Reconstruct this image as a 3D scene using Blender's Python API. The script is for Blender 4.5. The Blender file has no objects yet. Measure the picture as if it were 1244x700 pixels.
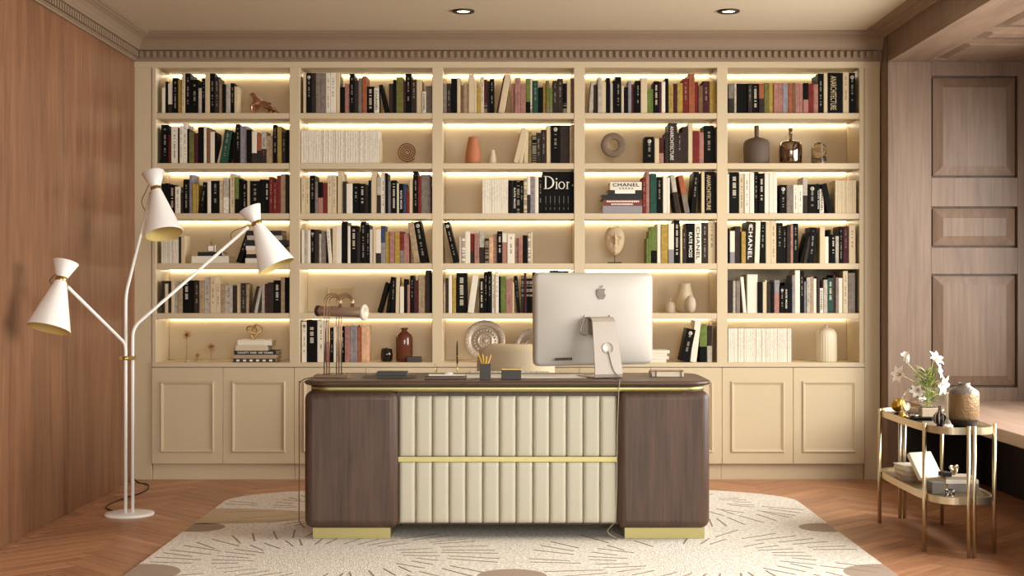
import bpy, bmesh, math, random
from mathutils import Vector, Matrix, Euler
random.seed(7)
PI = math.pi
scene = bpy.context.scene
COL = scene.collection

# ------------------------------------------------------------------ camera
F = 1700.0                       # focal length in pixels of the 1244 px wide frame
CZ = 1.24                        # eye height
cam_d = bpy.data.cameras.new('camera')
cam_d.sensor_width = 36.0
cam_d.lens = F / 1244.0 * 36.0
cam_d.clip_start = 0.05
cam_d.clip_end = 100
cam = bpy.data.objects.new('camera', cam_d)
COL.objects.link(cam)
cam.location = (0, 0, CZ)
cam.rotation_euler = (PI / 2, 0, 0)
scene.camera = cam

# ------------------------------------------------------------------ world and lights
world = bpy.data.worlds.new('world')
scene.world = world
world.use_nodes = True
bg = world.node_tree.nodes['Background']
bg.inputs['Color'].default_value = (1.0, 0.96, 0.89, 1)
bg.inputs['Strength'].default_value = 0.74


def area_light(name, loc, rot, sx, sy, power, color):
    d = bpy.data.lights.new(name, 'AREA')
    d.shape = 'RECTANGLE'
    d.size, d.size_y = sx, sy
    d.energy = power
    d.color = color
    o = bpy.data.objects.new(name, d)
    COL.objects.link(o)
    o.location = loc
    o.rotation_euler = rot
    return o


# daylight through the window of the alcove on the right: sky light falls downwards through it
wl_ = area_light('window_daylight', (3.55, 6.22, 1.62), (0, math.radians(80), 0), 1.55, 3.9, 200, (1.0, 0.995, 0.945))
wl_.data.spread = math.radians(150)
# added fill from an unseen area light behind the viewer, aimed down into the room
rl_ = area_light('rear_fill_light', (0.7, -0.6, 1.95), (0, 0, 0), 3.2, 1.7, 26, (1.0, 0.99, 0.94))
rl_.rotation_euler = (Vector((-0.85, 8.0, 0.05)) - rl_.location).to_track_quat('-Z', 'Y').to_euler()
rl_.data.spread = math.radians(54)

vs = scene.view_settings
vs.view_transform = 'Standard'
vs.look = 'None'
vs.gamma = 1.0
vs.use_curve_mapping = False
vs.exposure = 0.08


# ------------------------------------------------------------------ materials
def lin(h):
    h = h.lstrip('#')
    out = []
    for i in (0, 2, 4):
        c = int(h[i:i + 2], 16) / 255.0
        out.append(c / 12.92 if c <= 0.04045 else ((c + 0.055) / 1.055) ** 2.4)
    return (out[0], out[1], out[2], 1.0)


MATS = {}


def nodes_of(name):
    m = bpy.data.materials.new(name)
    m.use_nodes = True
    nt = m.node_tree
    return m, nt, nt.nodes['Principled BSDF']


def mat(name, col, rough=0.5, metal=0.0, noise=0.06, nscale=25.0, bump=0.0, bscale=200.0, trans=0.0, ior=1.45, coat=0.0, spec=0.5, emit=None, es=0.0):
    """plain procedural material: base colour with a little noise variation and optional fine bump"""
    if name in MATS:
        return MATS[name]
    m, nt, b = nodes_of(name)
    N, L = nt.nodes, nt.links
    c = lin(col) if isinstance(col, str) else (*col[:3], 1.0)
    tc = N.new('ShaderNodeTexCoord')
    nz = N.new('ShaderNodeTexNoise')
    nz.inputs['Scale'].default_value = nscale
    nz.inputs['Detail'].default_value = 4
    L.new(tc.outputs['Object'], nz.inputs['Vector'])
    mix = N.new('ShaderNodeMixRGB')
    mix.blend_type = 'MIX'
    mix.inputs['Color1'].default_value = [max(0, v * (1 - noise)) for v in c[:3]] + [1]
    mix.inputs['Color2'].default_value = [min(1, v * (1 + noise)) for v in c[:3]] + [1]
    L.new(nz.outputs['Fac'], mix.inputs['Fac'])
    L.new(mix.outputs['Color'], b.inputs['Base Color'])
    b.inputs['Roughness'].default_value = rough
    b.inputs['Metallic'].default_value = metal
    b.inputs['Transmission Weight'].default_value = trans
    b.inputs['IOR'].default_value = ior
    b.inputs['Coat Weight'].default_value = coat
    b.inputs['Specular IOR Level'].default_value = spec
    if emit is not None:
        b.inputs['Emission Color'].default_value = lin(emit) if isinstance(emit, str) else (*emit, 1)
        b.inputs['Emission Strength'].default_value = es
    if bump > 0:
        n2 = N.new('ShaderNodeTexNoise')
        n2.inputs['Scale'].default_value = bscale
        n2.inputs['Detail'].default_value = 3
        L.new(tc.outputs['Object'], n2.inputs['Vector'])
        bp = N.new('ShaderNodeBump')
        bp.inputs['Strength'].default_value = bump
        bp.inputs['Distance'].default_value = 0.004
        L.new(n2.outputs['Fac'], bp.inputs['Height'])
        L.new(bp.outputs['Normal'], b.inputs['Normal'])
    MATS[name] = m
    return m


def wood(name, dark, light, grain='Z', rough=0.5, fine=70.0, per_object=0.0, coat=0.0, knots=True):
    """stained timber: long stretched noise streaks along one axis"""
    if name in MATS:
        return MATS[name]
    m, nt, b = nodes_of(name)
    N, L = nt.nodes, nt.links
    tc = N.new('ShaderNodeTexCoord')
    info = N.new('ShaderNodeObjectInfo')
    off = N.new('ShaderNodeVectorMath'); off.operation = 'MULTIPLY_ADD'
    comb = N.new('ShaderNodeCombineXYZ')
    for k in range(3):
        L.new(info.outputs['Random'], comb.inputs[k])
    L.new(comb.outputs[0], off.inputs[0])
    off.inputs[1].default_value = (17, 23, 31)
    L.new(tc.outputs['Object'], off.inputs[2])
    ax = 'XYZ'.index(grain)

    def streak(scale, stretch, detail, dist=0.0):
        mp = N.new('ShaderNodeMapping')
        sc = [scale] * 3
        sc[ax] = scale / stretch
        mp.inputs['Scale'].default_value = sc
        L.new(off.outputs[0], mp.inputs['Vector'])
        nz = N.new('ShaderNodeTexNoise')
        nz.inputs['Scale'].default_value = 1.0
        nz.inputs['Detail'].default_value = detail
        nz.inputs['Roughness'].default_value = 0.62
        nz.inputs['Distortion'].default_value = dist
        L.new(mp.outputs[0], nz.inputs['Vector'])
        return nz
    a = streak(fine, 26, 5)
    c = streak(fine / 7, 9, 4, 0.6)
    add = N.new('ShaderNodeMath'); add.operation = 'MULTIPLY_ADD'
    L.new(a.outputs['Fac'], add.inputs[0])
    add.inputs[1].default_value = 0.5
    half = N.new('ShaderNodeMath'); half.operation = 'MULTIPLY'
    L.new(c.outputs['Fac'], half.inputs[0]); half.inputs[1].default_value = 0.5
    L.new(half.outputs[0], add.inputs[2])
    ramp = N.new('ShaderNodeValToRGB')
    ramp.color_ramp.elements[0].position = 0.33
    ramp.color_ramp.elements[0].color = lin(dark)
    ramp.color_ramp.elements[1].position = 0.67
    ramp.color_ramp.elements[1].color = lin(light)
    L.new(add.outputs[0], ramp.inputs['Fac'])
    out = ramp.outputs['Color']
    if per_object > 0:
        hsv = N.new('ShaderNodeHueSaturation')
        mr = N.new('ShaderNodeMapRange')
        mr.inputs['To Min'].default_value = 1 - per_object
        mr.inputs['To Max'].default_value = 1 + per_object
        L.new(info.outputs['Random'], mr.inputs['Value'])
        L.new(mr.outputs[0], hsv.inputs['Value'])
        L.new(out, hsv.inputs['Color'])
        out = hsv.outputs['Color']
    L.new(out, b.inputs['Base Color'])
    b.inputs['Roughness'].default_value = rough
    b.inputs['Coat Weight'].default_value = coat
    bp = N.new('ShaderNodeBump')
    bp.inputs['Strength'].default_value = 0.18
    bp.inputs['Distance'].default_value = 0.002
    L.new(a.outputs['Fac'], bp.inputs['Height'])
    L.new(bp.outputs['Normal'], b.inputs['Normal'])
    MATS[name] = m
    return m


def emitter(name, col, strength):
    if name in MATS:
        return MATS[name]
    m = bpy.data.materials.new(name)
    m.use_nodes = True
    nt = m.node_tree
    nt.nodes.clear()
    e = nt.nodes.new('ShaderNodeEmission')
    e.inputs['Color'].default_value = lin(col) if isinstance(col, str) else (*col, 1)
    e.inputs['Strength'].default_value = strength
    o = nt.nodes.new('ShaderNodeOutputMaterial')
    nt.links.new(e.outputs[0], o.inputs[0])
    MATS[name] = m
    return m


WALNUT = wood('walnut_panelling', '#68422b', '#976a4a', 'Z', 0.48, 60)
NICHE = wood('alcove_panelling', '#6a5343', '#8b725e', 'Z', 0.42, 60)
NICHE_Y = wood('alcove_soffit_panelling', '#6a5343', '#8b725e', 'Y', 0.42, 60)
DESKW = wood('desk_smoked_oak', '#35241b', '#5d4434', 'Z', 0.5, 75)
DESKTOPW = wood('desk_top_smoked_oak', '#35241b', '#5d4434', 'X', 0.42, 75)
PARQ = wood('parquet_block', '#96644a', '#c9966e', 'X', 0.38, 60, per_object=0.15)
PAINT = mat('cream_lacquer', '#c6b393', 0.42, noise=0.02)
CORN = mat('cornice_taupe_paint', '#8b755f', 0.6, noise=0.03)
CEILM = mat('ceiling_paint', '#c9b9a0', 0.8, noise=0.02)
BRASS = mat('brushed_brass', '#c2a866', 0.30, 1.0, noise=0.05, nscale=60)
BRASSO = mat('olive_brass', '#b9ae78', 0.42, 1.0, noise=0.05, nscale=60)
GOLD = mat('satin_gold', '#d6c6a6', 0.34, 1.0, noise=0.04, nscale=60)
COPPER = mat('copper_rod', '#b0937a', 0.3, 1.0, noise=0.04)
CREAML = mat('cream_leather', '#bfb9a5', 0.42, noise=0.03, nscale=60, bump=0.15, bscale=600)
WHITEE = mat('white_enamel', '#fbf9f5', 0.35, noise=0.01)
LINING = mat('gilded_shade_lining', '#d8c078', 0.5, noise=0.03)
BLACKM = mat('black_satin', '#17120f', 0.4, noise=0.1)
DARKBOX = mat('dark_umber_leather', '#3a312c', 0.5, noise=0.08, bump=0.1)
CABLE = mat('dark_cable', '#4a3226', 0.5, noise=0.05)
SILVER = mat('anodised_aluminium', '#a39b91', 0.5, 0.05, noise=0.01)
SILVERD = mat('aluminium_edge', '#b3a596', 0.32, 0.7, noise=0.02)
LOGO = mat('polished_dark_logo', '#5a4e45', 0.3, 0.3, noise=0.02)
PAPER = mat('white_paper', '#efe9dd', 0.7, noise=0.02)
PAGES = mat('book_pages', '#d8ccb4', 0.8, noise=0.1, nscale=300)
INKW = mat('white_print', '#e9e2d4', 0.6, noise=0.02)
INKK = mat('black_print', '#1a1513', 0.6, noise=0.05)
INKG = mat('gilt_print', '#c8b188', 0.5, noise=0.02)


# ------------------------------------------------------------------ mesh helpers
class MB:
    """collects shapes into one mesh"""

    def __init__(self):
        self.bm = bmesh.new()
        self.mi = 0

    def _mark(self, faces, smooth=False):
        for f in faces:
            f.material_index = self.mi
            f.smooth = smooth

    def box(self, x0, x1, y0, y1, z0, z1, bevel=0.0, seg=1, M=None):
        bm = self.bm
        n0 = len(bm.verts)
        vs_ = [bm.verts.new((x, y, z)) for z in (z0, z1) for y in (y0, y1) for x in (x0, x1)]
        q = [(0, 2, 3, 1), (4, 5, 7, 6), (0, 1, 5, 4), (2, 6, 7, 3), (0, 4, 6, 2), (1, 3, 7, 5)]
        fs = [bm.faces.new([vs_[i] for i in f]) for f in q]
        self._mark(fs)
        if bevel > 0:
            es = list({e for f in fs for e in f.edges})
            r = bmesh.ops.bevel(bm, geom=es, offset=bevel, segments=seg, affect='EDGES', profile=0.5, clamp_overlap=True)
            self._mark(r['faces'], seg > 1)
            vs_ = list({v for f in r['faces'] for v in f.verts} | {v for v in vs_ if v.is_valid})
        if M is not None:
            bmesh.ops.transform(bm, matrix=M, verts=[v for v in vs_ if v.is_valid])
        return self

    def prism(self, pts, axis, a, b, M=None, smooth=False):
        """extrude a closed 2D outline: axis Y -> pts are (x,z), axis Z -> (x,y), axis X -> (y,z)"""
        bm = self.bm

        def v3(p, t):
            return {'Y': (p[0], t, p[1]), 'Z': (p[0], p[1], t), 'X': (t, p[0], p[1])}[axis]
        A = [bm.verts.new(v3(p, a)) for p in pts]
        B = [bm.verts.new(v3(p, b)) for p in pts]
        n = len(pts)
        fs = []
        for i in range(n):
            j = (i + 1) % n
            f = bm.faces.new((A[i], A[j], B[j], B[i]))
            f.material_index = self.mi
            f.smooth = smooth
            fs.append(f)
        ca = bm.faces.new(A[::-1]); cb = bm.faces.new(B)
        self._mark([ca, cb])
        fs += [ca, cb]
        if M is not None:
            bmesh.ops.transform(bm, matrix=M, verts=A + B)
        bmesh.ops.recalc_face_normals(bm, faces=fs)
        return self

    def lathe(self, prof, seg=32, M=None, smooth=True, cap=True):
        """prof: list of (r, z), revolved around local Z"""
        bm = self.bm
        rings, allv = [], []
        for r, z in prof:
            if r < 1e-5:
                v = bm.verts.new((0, 0, z)); rings.append([v]); allv.append(v)
            else:
                ring = [bm.verts.new((r * math.cos(2 * PI * k / seg), r * math.sin(2 * PI * k / seg), z)) for k in range(seg)]
                rings.append(ring); allv += ring
        fs = []
        for a, b in zip(rings[:-1], rings[1:]):
            for k in range(seg):
                k2 = (k + 1) % seg
                if len(a) == 1 and len(b) == 1:
                    continue
                if len(a) == 1:
                    fs.append(bm.faces.new((a[0], b[k], b[k2])))
                elif len(b) == 1:
                    fs.append(bm.faces.new((a[k], b[0], a[k2])))
                else:
                    fs.append(bm.faces.new((a[k], b[k], b[k2], a[k2])))
        self._mark(fs, smooth)
        if cap:
            for ring in (rings[0], rings[-1]):
                if len(ring) > 1:
                    f = bm.faces.new(ring)
                    self._mark([f]); fs.append(f)
        if M is not None:
            bmesh.ops.transform(bm, matrix=M, verts=allv)
        bmesh.ops.recalc_face_normals(bm, faces=fs)
        return self

    def tube(self, pts, r, seg=8, closed=False, cap=True):
        bm = self.bm
        P_ = [Vector(p) for p in pts]
        n = len(P_)
        rad = r if isinstance(r, (list, tuple)) else [r] * n
        T = []
        for i in range(n):
            if closed:
                t = P_[(i + 1) % n] - P_[i - 1]
            else:
                t = P_[min(i + 1, n - 1)] - P_[max(i - 1, 0)]
            T.append(t.normalized())
        up = Vector((0, 0, 1)) if abs(T[0].z) < 0.9 else Vector((1, 0, 0))
        nrm = T[0].cross(up).normalized()
        rings = []
        for i in range(n):
            nrm = (nrm - T[i] * nrm.dot(T[i])).normalized()
            bn = T[i].cross(nrm)
            rings.append([bm.verts.new(P_[i] + (nrm * math.cos(2 * PI * k / seg) + bn * math.sin(2 * PI * k / seg)) * rad[i]) for k in range(seg)])
        fs = []
        for i in range(n if closed else n - 1):
            a, b = rings[i], rings[(i + 1) % n]
            for k in range(seg):
                k2 = (k + 1) % seg
                fs.append(bm.faces.new((a[k], a[k2], b[k2], b[k])))
        self._mark(fs, True)
        if cap and not closed:
            self._mark([bm.faces.new(rings[0][::-1]), bm.faces.new(rings[-1])])
        return self

    def ball(self, c, rx, ry=None, rz=None, u=16, v=10):
        ry = rx if ry is None else ry
        rz = rx if rz is None else rz
        prof = [(math.sin(PI * i / v), -math.cos(PI * i / v)) for i in range(v + 1)]
        return self.lathe(prof, u, Matrix.Translation(c) @ Matrix.Diagonal((rx, ry, rz, 1)), cap=False)

    def grid(self, rows, closed_u=False, smooth=True):
        bm = self.bm
        V = [[bm.verts.new(p) for p in row] for row in rows]
        fs = []
        for i in range(len(V) - 1):
            n = len(V[i])
            for k in range(n if closed_u else n - 1):
                k2 = (k + 1) % n
                fs.append(bm.faces.new((V[i][k], V[i][k2], V[i + 1][k2], V[i + 1][k])))
        self._mark(fs, smooth)
        return self

    def mesh(self, name, mats):
        me = bpy.data.meshes.new(name)
        self.bm.normal_update()
        self.bm.to_mesh(me)
        self.bm.free()
        for m in (mats if isinstance(mats, (list, tuple)) else [mats]):
            me.materials.append(m)
        return me

    def build(self, name, mats, parent=None, loc=(0, 0, 0), rot=(0, 0, 0)):
        return link(name, self.mesh(name, mats), parent, loc, rot)


def link(name, me, parent=None, loc=(0, 0, 0), rot=(0, 0, 0)):
    o = bpy.data.objects.new(name, me)
    COL.objects.link(o)
    o.parent = parent
    o.location = loc
    o.rotation_euler = rot
    return o


def tag(o, label=None, cat=None, group=None, kind=None):
    if label: o['label'] = label
    if cat: o['category'] = cat
    if group: o['group'] = group
    if kind: o['kind'] = kind
    return o


def thing(name, label, cat, loc=(0, 0, 0), rotz=0.0, group=None):
    o = link(name, None, None, loc, (0, 0, rotz))
    o.empty_display_size = 0.1
    return tag(o, label, cat, group)


def struct(name, mb, mats, label=None):
    return tag(mb.build(name, mats), label, None, None, 'structure')


def P(px, py, Y):
    s = F / Y
    return Vector(((px - 622) / s, Y, CZ - (py - 350) / s))


def bend(pts, r=0.06, n=6):
    """round the inner corners of a polyline"""
    pts = [Vector(p) for p in pts]
    out = [pts[0]]
    for a, b, c in zip(pts[:-2], pts[1:-1], pts[2:]):
        d0, d1 = (a - b), (c - b)
        rr = min(r, d0.length * .45, d1.length * .45)
        p0, p2 = b + d0.normalized() * rr, b + d1.normalized() * rr
        for i in range(n + 1):
            t = i / n
            out.append(p0 * (1 - t) ** 2 + b * 2 * t * (1 - t) + p2 * t * t)
    out.append(pts[-1])
    return out


def smooth_curve(pts, n=6):
    """Catmull-Rom through the points"""
    pts = [Vector(p) for p in pts]
    q = [pts[0]] + pts + [pts[-1]]
    out = []
    for i in range(1, len(q) - 2):
        p0, p1, p2, p3 = q[i - 1:i + 3]
        for k in range(n):
            t = k / n
            out.append(0.5 * ((2 * p1) + (p2 - p0) * t + (2 * p0 - 5 * p1 + 4 * p2 - p3) * t * t + (3 * p1 - p0 - 3 * p2 + p3) * t ** 3))
    out.append(pts[-1])
    return out


TXT = {}


def text_mesh(s, bold=0.0, space=1.0):
    key = (s, bold, space)
    if key not in TXT:
        cu = bpy.data.curves.new('lettering', 'FONT')
        cu.body = s
        cu.size = 1.0
        cu.align_x = 'CENTER'
        cu.align_y = 'CENTER'
        cu.offset = bold
        cu.space_character = space
        cu.extrude = 0.004
        cu.resolution_u = 3
        tmp = bpy.data.objects.new('lettering_source', cu)
        COL.objects.link(tmp)
        bpy.context.view_layer.update()
        me = bpy.data.meshes.new_from_object(tmp.evaluated_get(bpy.context.evaluated_depsgraph_get()))
        bpy.data.objects.remove(tmp)
        xs = [v.co.x for v in me.vertices]; ys = [v.co.y for v in me.vertices]
        dx, dy = (max(xs) + min(xs)) / 2, (max(ys) + min(ys)) / 2
        for v in me.vertices:
            v.co.x -= dx; v.co.y -= dy
        TXT[key] = (me, max(xs) - min(xs), max(ys) - min(ys))
    return TXT[key]


def lettering(s, parent, loc, length, height, m, down=False, bold=0.0, space=1.0):
    """flat lettering on a face that looks to -Y; down: reads from top to bottom"""
    me, w, h = text_mesh(s, bold, space)
    me = me.copy()
    me.materials.clear(); me.materials.append(m)
    o = link('lettering', me, parent, loc)
    R = Matrix.Rotation(PI / 2, 3, 'X')
    if down:
        R = R @ Matrix.Rotation(-PI / 2, 3, 'Z')
    o.rotation_euler = R.to_euler()
    o.scale = (length / w, height / h, 0.1)
    return o

# ================================================================== THE ROOM
XL, XR, YB = -2.44, 2.384, 9.04          # left wall, right wall, bookcase front plane
YN = -0.8                                # near end of the room, behind the viewer
ZC = 2.883                               # ceiling
NE = 8.87                                # end wall of the alcove
ZS = 2.675                               # soffit of the alcove

struct('ceiling', MB().box(XL - .1, XR + .1, YN, 9.6, ZC, ZC + .1), CEILM, 'beige painted ceiling with recessed downlights')
struct('wall_back', MB().box(XL - .1, XR + 1.4, 9.42, 9.6, -.05, ZC), PAINT, 'wall behind the built-in bookcase')

# ---- left wall of tall timber panels
wl = struct('wall_left', MB().box(XL - .15, XL - .02, YN, 9.6, -.05, ZC), WALNUT, 'brown timber panelled wall beside the floor lamp')
seams = [YN, 0.4, 1.6, 2.8, 4.0, 5.2, 6.41, 7.62, 9.05]
for a, b in zip(seams[:-1], seams[1:]):
    MB().box(XL - .02, XL, a + .005, b - .005, 0, 2.72, .002).build('wood_panel', WALNUT, wl)

# ---- alcove on the right: fascia, soffit, end wall, all with raised panels
wr = struct('wall_right', MB().box(XR, XR + .12, YN, NE, ZS + .042, ZC + .02).box(XR, XR + .12, NE + .03, 9.5, 0, ZC).box(XR, XR + .12, YN, 2.2, 0, ZS), NICHE, 'timber fascia above the window alcove')
cn = struct('ceiling_alcove', MB().box(XR + .12, 3.75, 2.2, NE + .2, ZS + .042, ZS + .1).box(XR + .0, XR + .24, 2.2, NE, ZS - .001, ZS + .042), NICHE_Y, 'timber soffit with raised panels above the alcove')


def raised(mb, u0, u1, v0, v1, base, top, bev):
    """raised-and-fielded panel: outline, bevel and field; local u,v with height along w"""
    bm = mb.bm
    A = [bm.verts.new((u, v, base)) for u, v in ((u0, v0), (u1, v0), (u1, v1), (u0, v1))]
    A2 = [bm.verts.new((u, v, max(base + .006, top - .020))) for u, v in ((u0, v0), (u1, v0), (u1, v1), (u0, v1))]
    B = [bm.verts.new((u, v, top)) for u, v in ((u0 + bev, v0 + bev), (u1 - bev, v0 + bev), (u1 - bev, v1 - bev), (u0 + bev, v1 - bev))]
    for k in range(4):
        j = (k + 1) % 4
        bm.faces.new((A[k], A[j], A2[j], A2[k]))
        bm.faces.new((A2[k], A2[j], B[j], B[k]))
    bm.faces.new(B)
    return mb


# end wall: recessed ground with stiles and rails round three raised panels (x = along wall, z = up)
s_e = F / NE
ex = lambda px: (px - 622) / s_e
ez = lambda py: CZ - (py - 350) / s_e
pans = [(ez(216), ez(92)), (ez(301), ez(251)), (ez(471), ez(333))]
px0, px1 = ex(1131.5), ex(1236.5)
we = struct('wall_alcove', MB().box(XR + .02, 3.75, NE + .045, NE + .16, .43, ZS + .03), NICHE, 'panelled timber end wall of the window alcove')
MB().box(XR, px0, NE, NE + .045, .43, ZS, .0015).build('stile', NICHE, we)
MB().box(px1, 3.7, NE, NE + .045, .43, ZS, .0015).build('stile', NICHE, we)
zz = [.43] + [v for p in pans[::-1] for v in p] + [ZS]
for a, b in zip(zz[0::2], zz[1::2]):
    MB().box(px0, px1, NE, NE + .045, a, b, .0015).build('rail', NICHE, we)
g = .014
for a, b in pans:
    mb = raised(MB(), px0 + g, px1 - g, a + g, b - g, 0, .047, .06)
    o = mb.build('raised_panel', NICHE_Y, we, (0, NE + .045, 0))
    o.rotation_euler = (PI / 2, 0, 0)

# soffit: stiles, rails and raised panels (x across, y along)
sy = [NE, 8.79, 8.20, 8.07, 7.82, 7.69, 7.10, 6.97, 6.72, 6.59, 6.0, 5.87, 5.62, 5.49, 4.9]
sx0, sx1 = 2.648, 3.24
for i in range(0, len(sy) - 1, 2):
    MB().box(sx0, sx1, sy[i + 1], sy[i], ZS - .001, ZS + .042).build('soffit_rail', NICHE_Y, cn)
MB().box(XR + .24, sx0, 2.2, NE, ZS - .001, ZS + .042).build('soffit_stile', NICHE_Y, cn)
MB().box(sx1, 3.7, 2.2, NE, ZS - .001, ZS + .042).build('soffit_stile', NICHE_Y, cn)
for i in range(1, len(sy) - 1, 2):
    a, b = sy[i + 1], sy[i]
    mb = raised(MB(), sx0 + g, sx1 - g, -(b - g), -(a + g), 0, .044, .05)
    o = mb.build('raised_panel', NICHE_Y, cn, (0, 0, ZS + .0425))
    o.rotation_euler = (PI, 0, 0)
# window wall of the alcove (outside the frame): sill wall and head, the opening lets the daylight in
struct('wall_window', MB().box(3.62, 3.75, 2.2, NE, 0, .62).box(3.62, 3.75, 2.2, NE, 2.6, ZS).box(3.62, 3.75, 2.2, 4.4, .62, 2.6).box(3.62, 3.75, 8.4, NE, .62, 2.6), NICHE, 'window wall of the alcove')
ws = thing('window_seat', 'pale timber window seat with dark recess beneath, behind the side table', 'bench', (0, 0, 0))
MB().box(2.474, 3.62, 2.2, NE, .46, .525, .004).build('seat_slab', wood('bench_timber', '#866c5a', '#a48a78', 'Y', 0.4, 50), ws)
MB().box(2.98, 3.62, 2.2, NE - .01, 0.0, .46).box(XR + .12, 2.98, NE - .012, NE + .1, 0, .43).build('recess_lining', mat('dark_recess_shade', '#1c120d', 0.6), ws)  # near-black colour puts the shade under the seat into the lining

# ---- cornice
LOW = [(0, 2.703), (.014, 2.703), (.014, 2.716), (.022, 2.720), (.022, 2.768), (.046, 2.772), (.046, 2.786), (.050, 2.792),
       (.058, 2.812), (.074, 2.832), (.096, 2.846), (.104, 2.848), (.104, 2.856), (.112, 2.858), (.122, 2.866), (.130, 2.876), (.130, 2.885), (0, 2.885)]
UP = [(0, 2.842), (.012, 2.842), (.016, 2.850), (.030, 2.858), (.06, 2.866), (.07, 2.868), (.07, 2.872), (.13, 2.878), (.13, 2.885), (0, 2.885)]


def moulding(mb, prof, a, b, wall):
    """sweep a profile between a and b; its ends are mitred against the neighbours"""
    bm = mb.bm
    A, B = [], []
    for p, z in prof:
        if wall == 'L':
            A.append((XL + p, a, z)); B.append((XL + p, b - p, z))
        elif wall == 'R':
            A.append((XR - p, a, z)); B.append((XR - p, b - p, z))
        else:
            A.append((a + p, YB - p, z)); B.append((b - p * .0 - .001, YB - p, z))
    A = [bm.verts.new(v) for v in A]; B = [bm.verts.new(v) for v in B]
    n = len(A)
    fs = [bm.faces.new((A[k], A[(k + 1) % n], B[(k + 1) % n], B[k])) for k in range(n)]
    fs += [bm.faces.new(A[::-1]), bm.faces.new(B)]
    bmesh.ops.recalc_face_normals(bm, faces=fs)
    return mb


tr1 = struct('trim_1', moulding(MB(), LOW, YN, YB, 'L'), CORN, 'taupe cornice with dentils above the timber wall')
tr2 = struct('trim_2', moulding(MB(), LOW, XL, XR, 'B'), CORN, 'taupe cornice with dentils above the bookcase')
tr3 = struct('trim_3', moulding(MB(), UP, YN, YB, 'R'), CORN, 'narrow cornice above the timber fascia')
mb = MB()
x = XL + .045
while x < XR - .02:
    mb.box(x, x + .022, YB - .042, YB - .022, 2.724, 2.764)
    x += .0425
tag(mb.build('dentils', CORN, tr2), kind='stuff')
mb = MB()
y = YB - .06
while y > 5.0:
    mb.box(XL + .022, XL + .042, y - .022, y, 2.724, 2.764)
    y -= .0425
tag(mb.build('dentils', CORN, tr1), kind='stuff')

# ---- downlights
for (lx, ly), lab in (((-.288, 8.29), 'round recessed downlight above the middle of the bookcase'), ((1.283, 8.29), 'round recessed downlight nearer the window alcove')):
    d = thing('downlight', lab, 'ceiling light', (lx, ly, ZC), group='recessed ceiling downlights')
    MB().lathe([(.038, -.002), (.040, -.008), (.062, -.010), (.066, -.006), (.066, 0.0), (.038, 0.0)], 32).build('trim_ring', mat('downlight_bronze', '#3a2a1e', 0.4, 0.5), d)
    MB().lathe([(0, -.004), (.037, -.004)], 24, cap=False).build('lens', emitter('downlight_lens', '#fff0d8', 9.0), d)
    sp = bpy.data.lights.new('downlight_beam', 'SPOT')
    sp.energy = 20
    sp.color = (1.0, 0.86, 0.68)
    sp.spot_size = math.radians(105); sp.spot_blend = 0.9; sp.shadow_soft_size = 0.04
    so = bpy.data.objects.new('downlight_beam', sp); COL.objects.link(so)
    so.parent = d; so.location = (0, 0, -.03)

# ---- parquet floor
RX0, RX1, RY0, RY1 = -1.655, 1.645, 4.6, 8.56        # rug
fl = struct('floor', MB().box(XL - .1, 3.7, YN, 9.5, -.06, -.0045), mat('floor_joint', '#3a2215', 0.8), 'brown herringbone parquet floor')
W_, L_ = 0.092, 0.552


def clip(poly, x0, x1, y0, y1):
    for ax, lim, sg in ((0, x0, 1), (0, x1, -1), (1, y0, 1), (1, y1, -1)):
        out = []
        for i in range(len(poly)):
            a, b = poly[i - 1], poly[i]
            da, db = (a[ax] - lim) * sg, (b[ax] - lim) * sg
            if (da >= 0) != (db >= 0):
                t = da / (da - db)
                out.append((a[0] + (b[0] - a[0]) * t, a[1] + (b[1] - a[1]) * t))
            if db >= 0:
                out.append(b)
        poly = out
        if len(poly) < 3:
            return []
    return poly


def block_mesh(poly):
    mb = MB()
    bm = mb.bm
    cx = sum(p[0] for p in poly) / len(poly); cy = sum(p[1] for p in poly) / len(poly)
    top = []
    for p in poly:
        d = Vector((p[0] - cx, p[1] - cy)); l = d.length
        d = d * max(0.0, 1 - .0012 / l)
        top.append(bm.verts.new((cx + d.x, cy + d.y, 0)))
    bot = [bm.verts.new((p[0], p[1], -.005)) for p in poly]
    n = len(poly)
    bm.faces.new(top)
    for k in range(n):
        bm.faces.new((bot[k], bot[(k + 1) % n], top[(k + 1) % n], top[k]))
    bmesh.ops.recalc_face_normals(bm, faces=bm.faces)
    return mb.mesh('parquet_block', PARQ)


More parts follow.
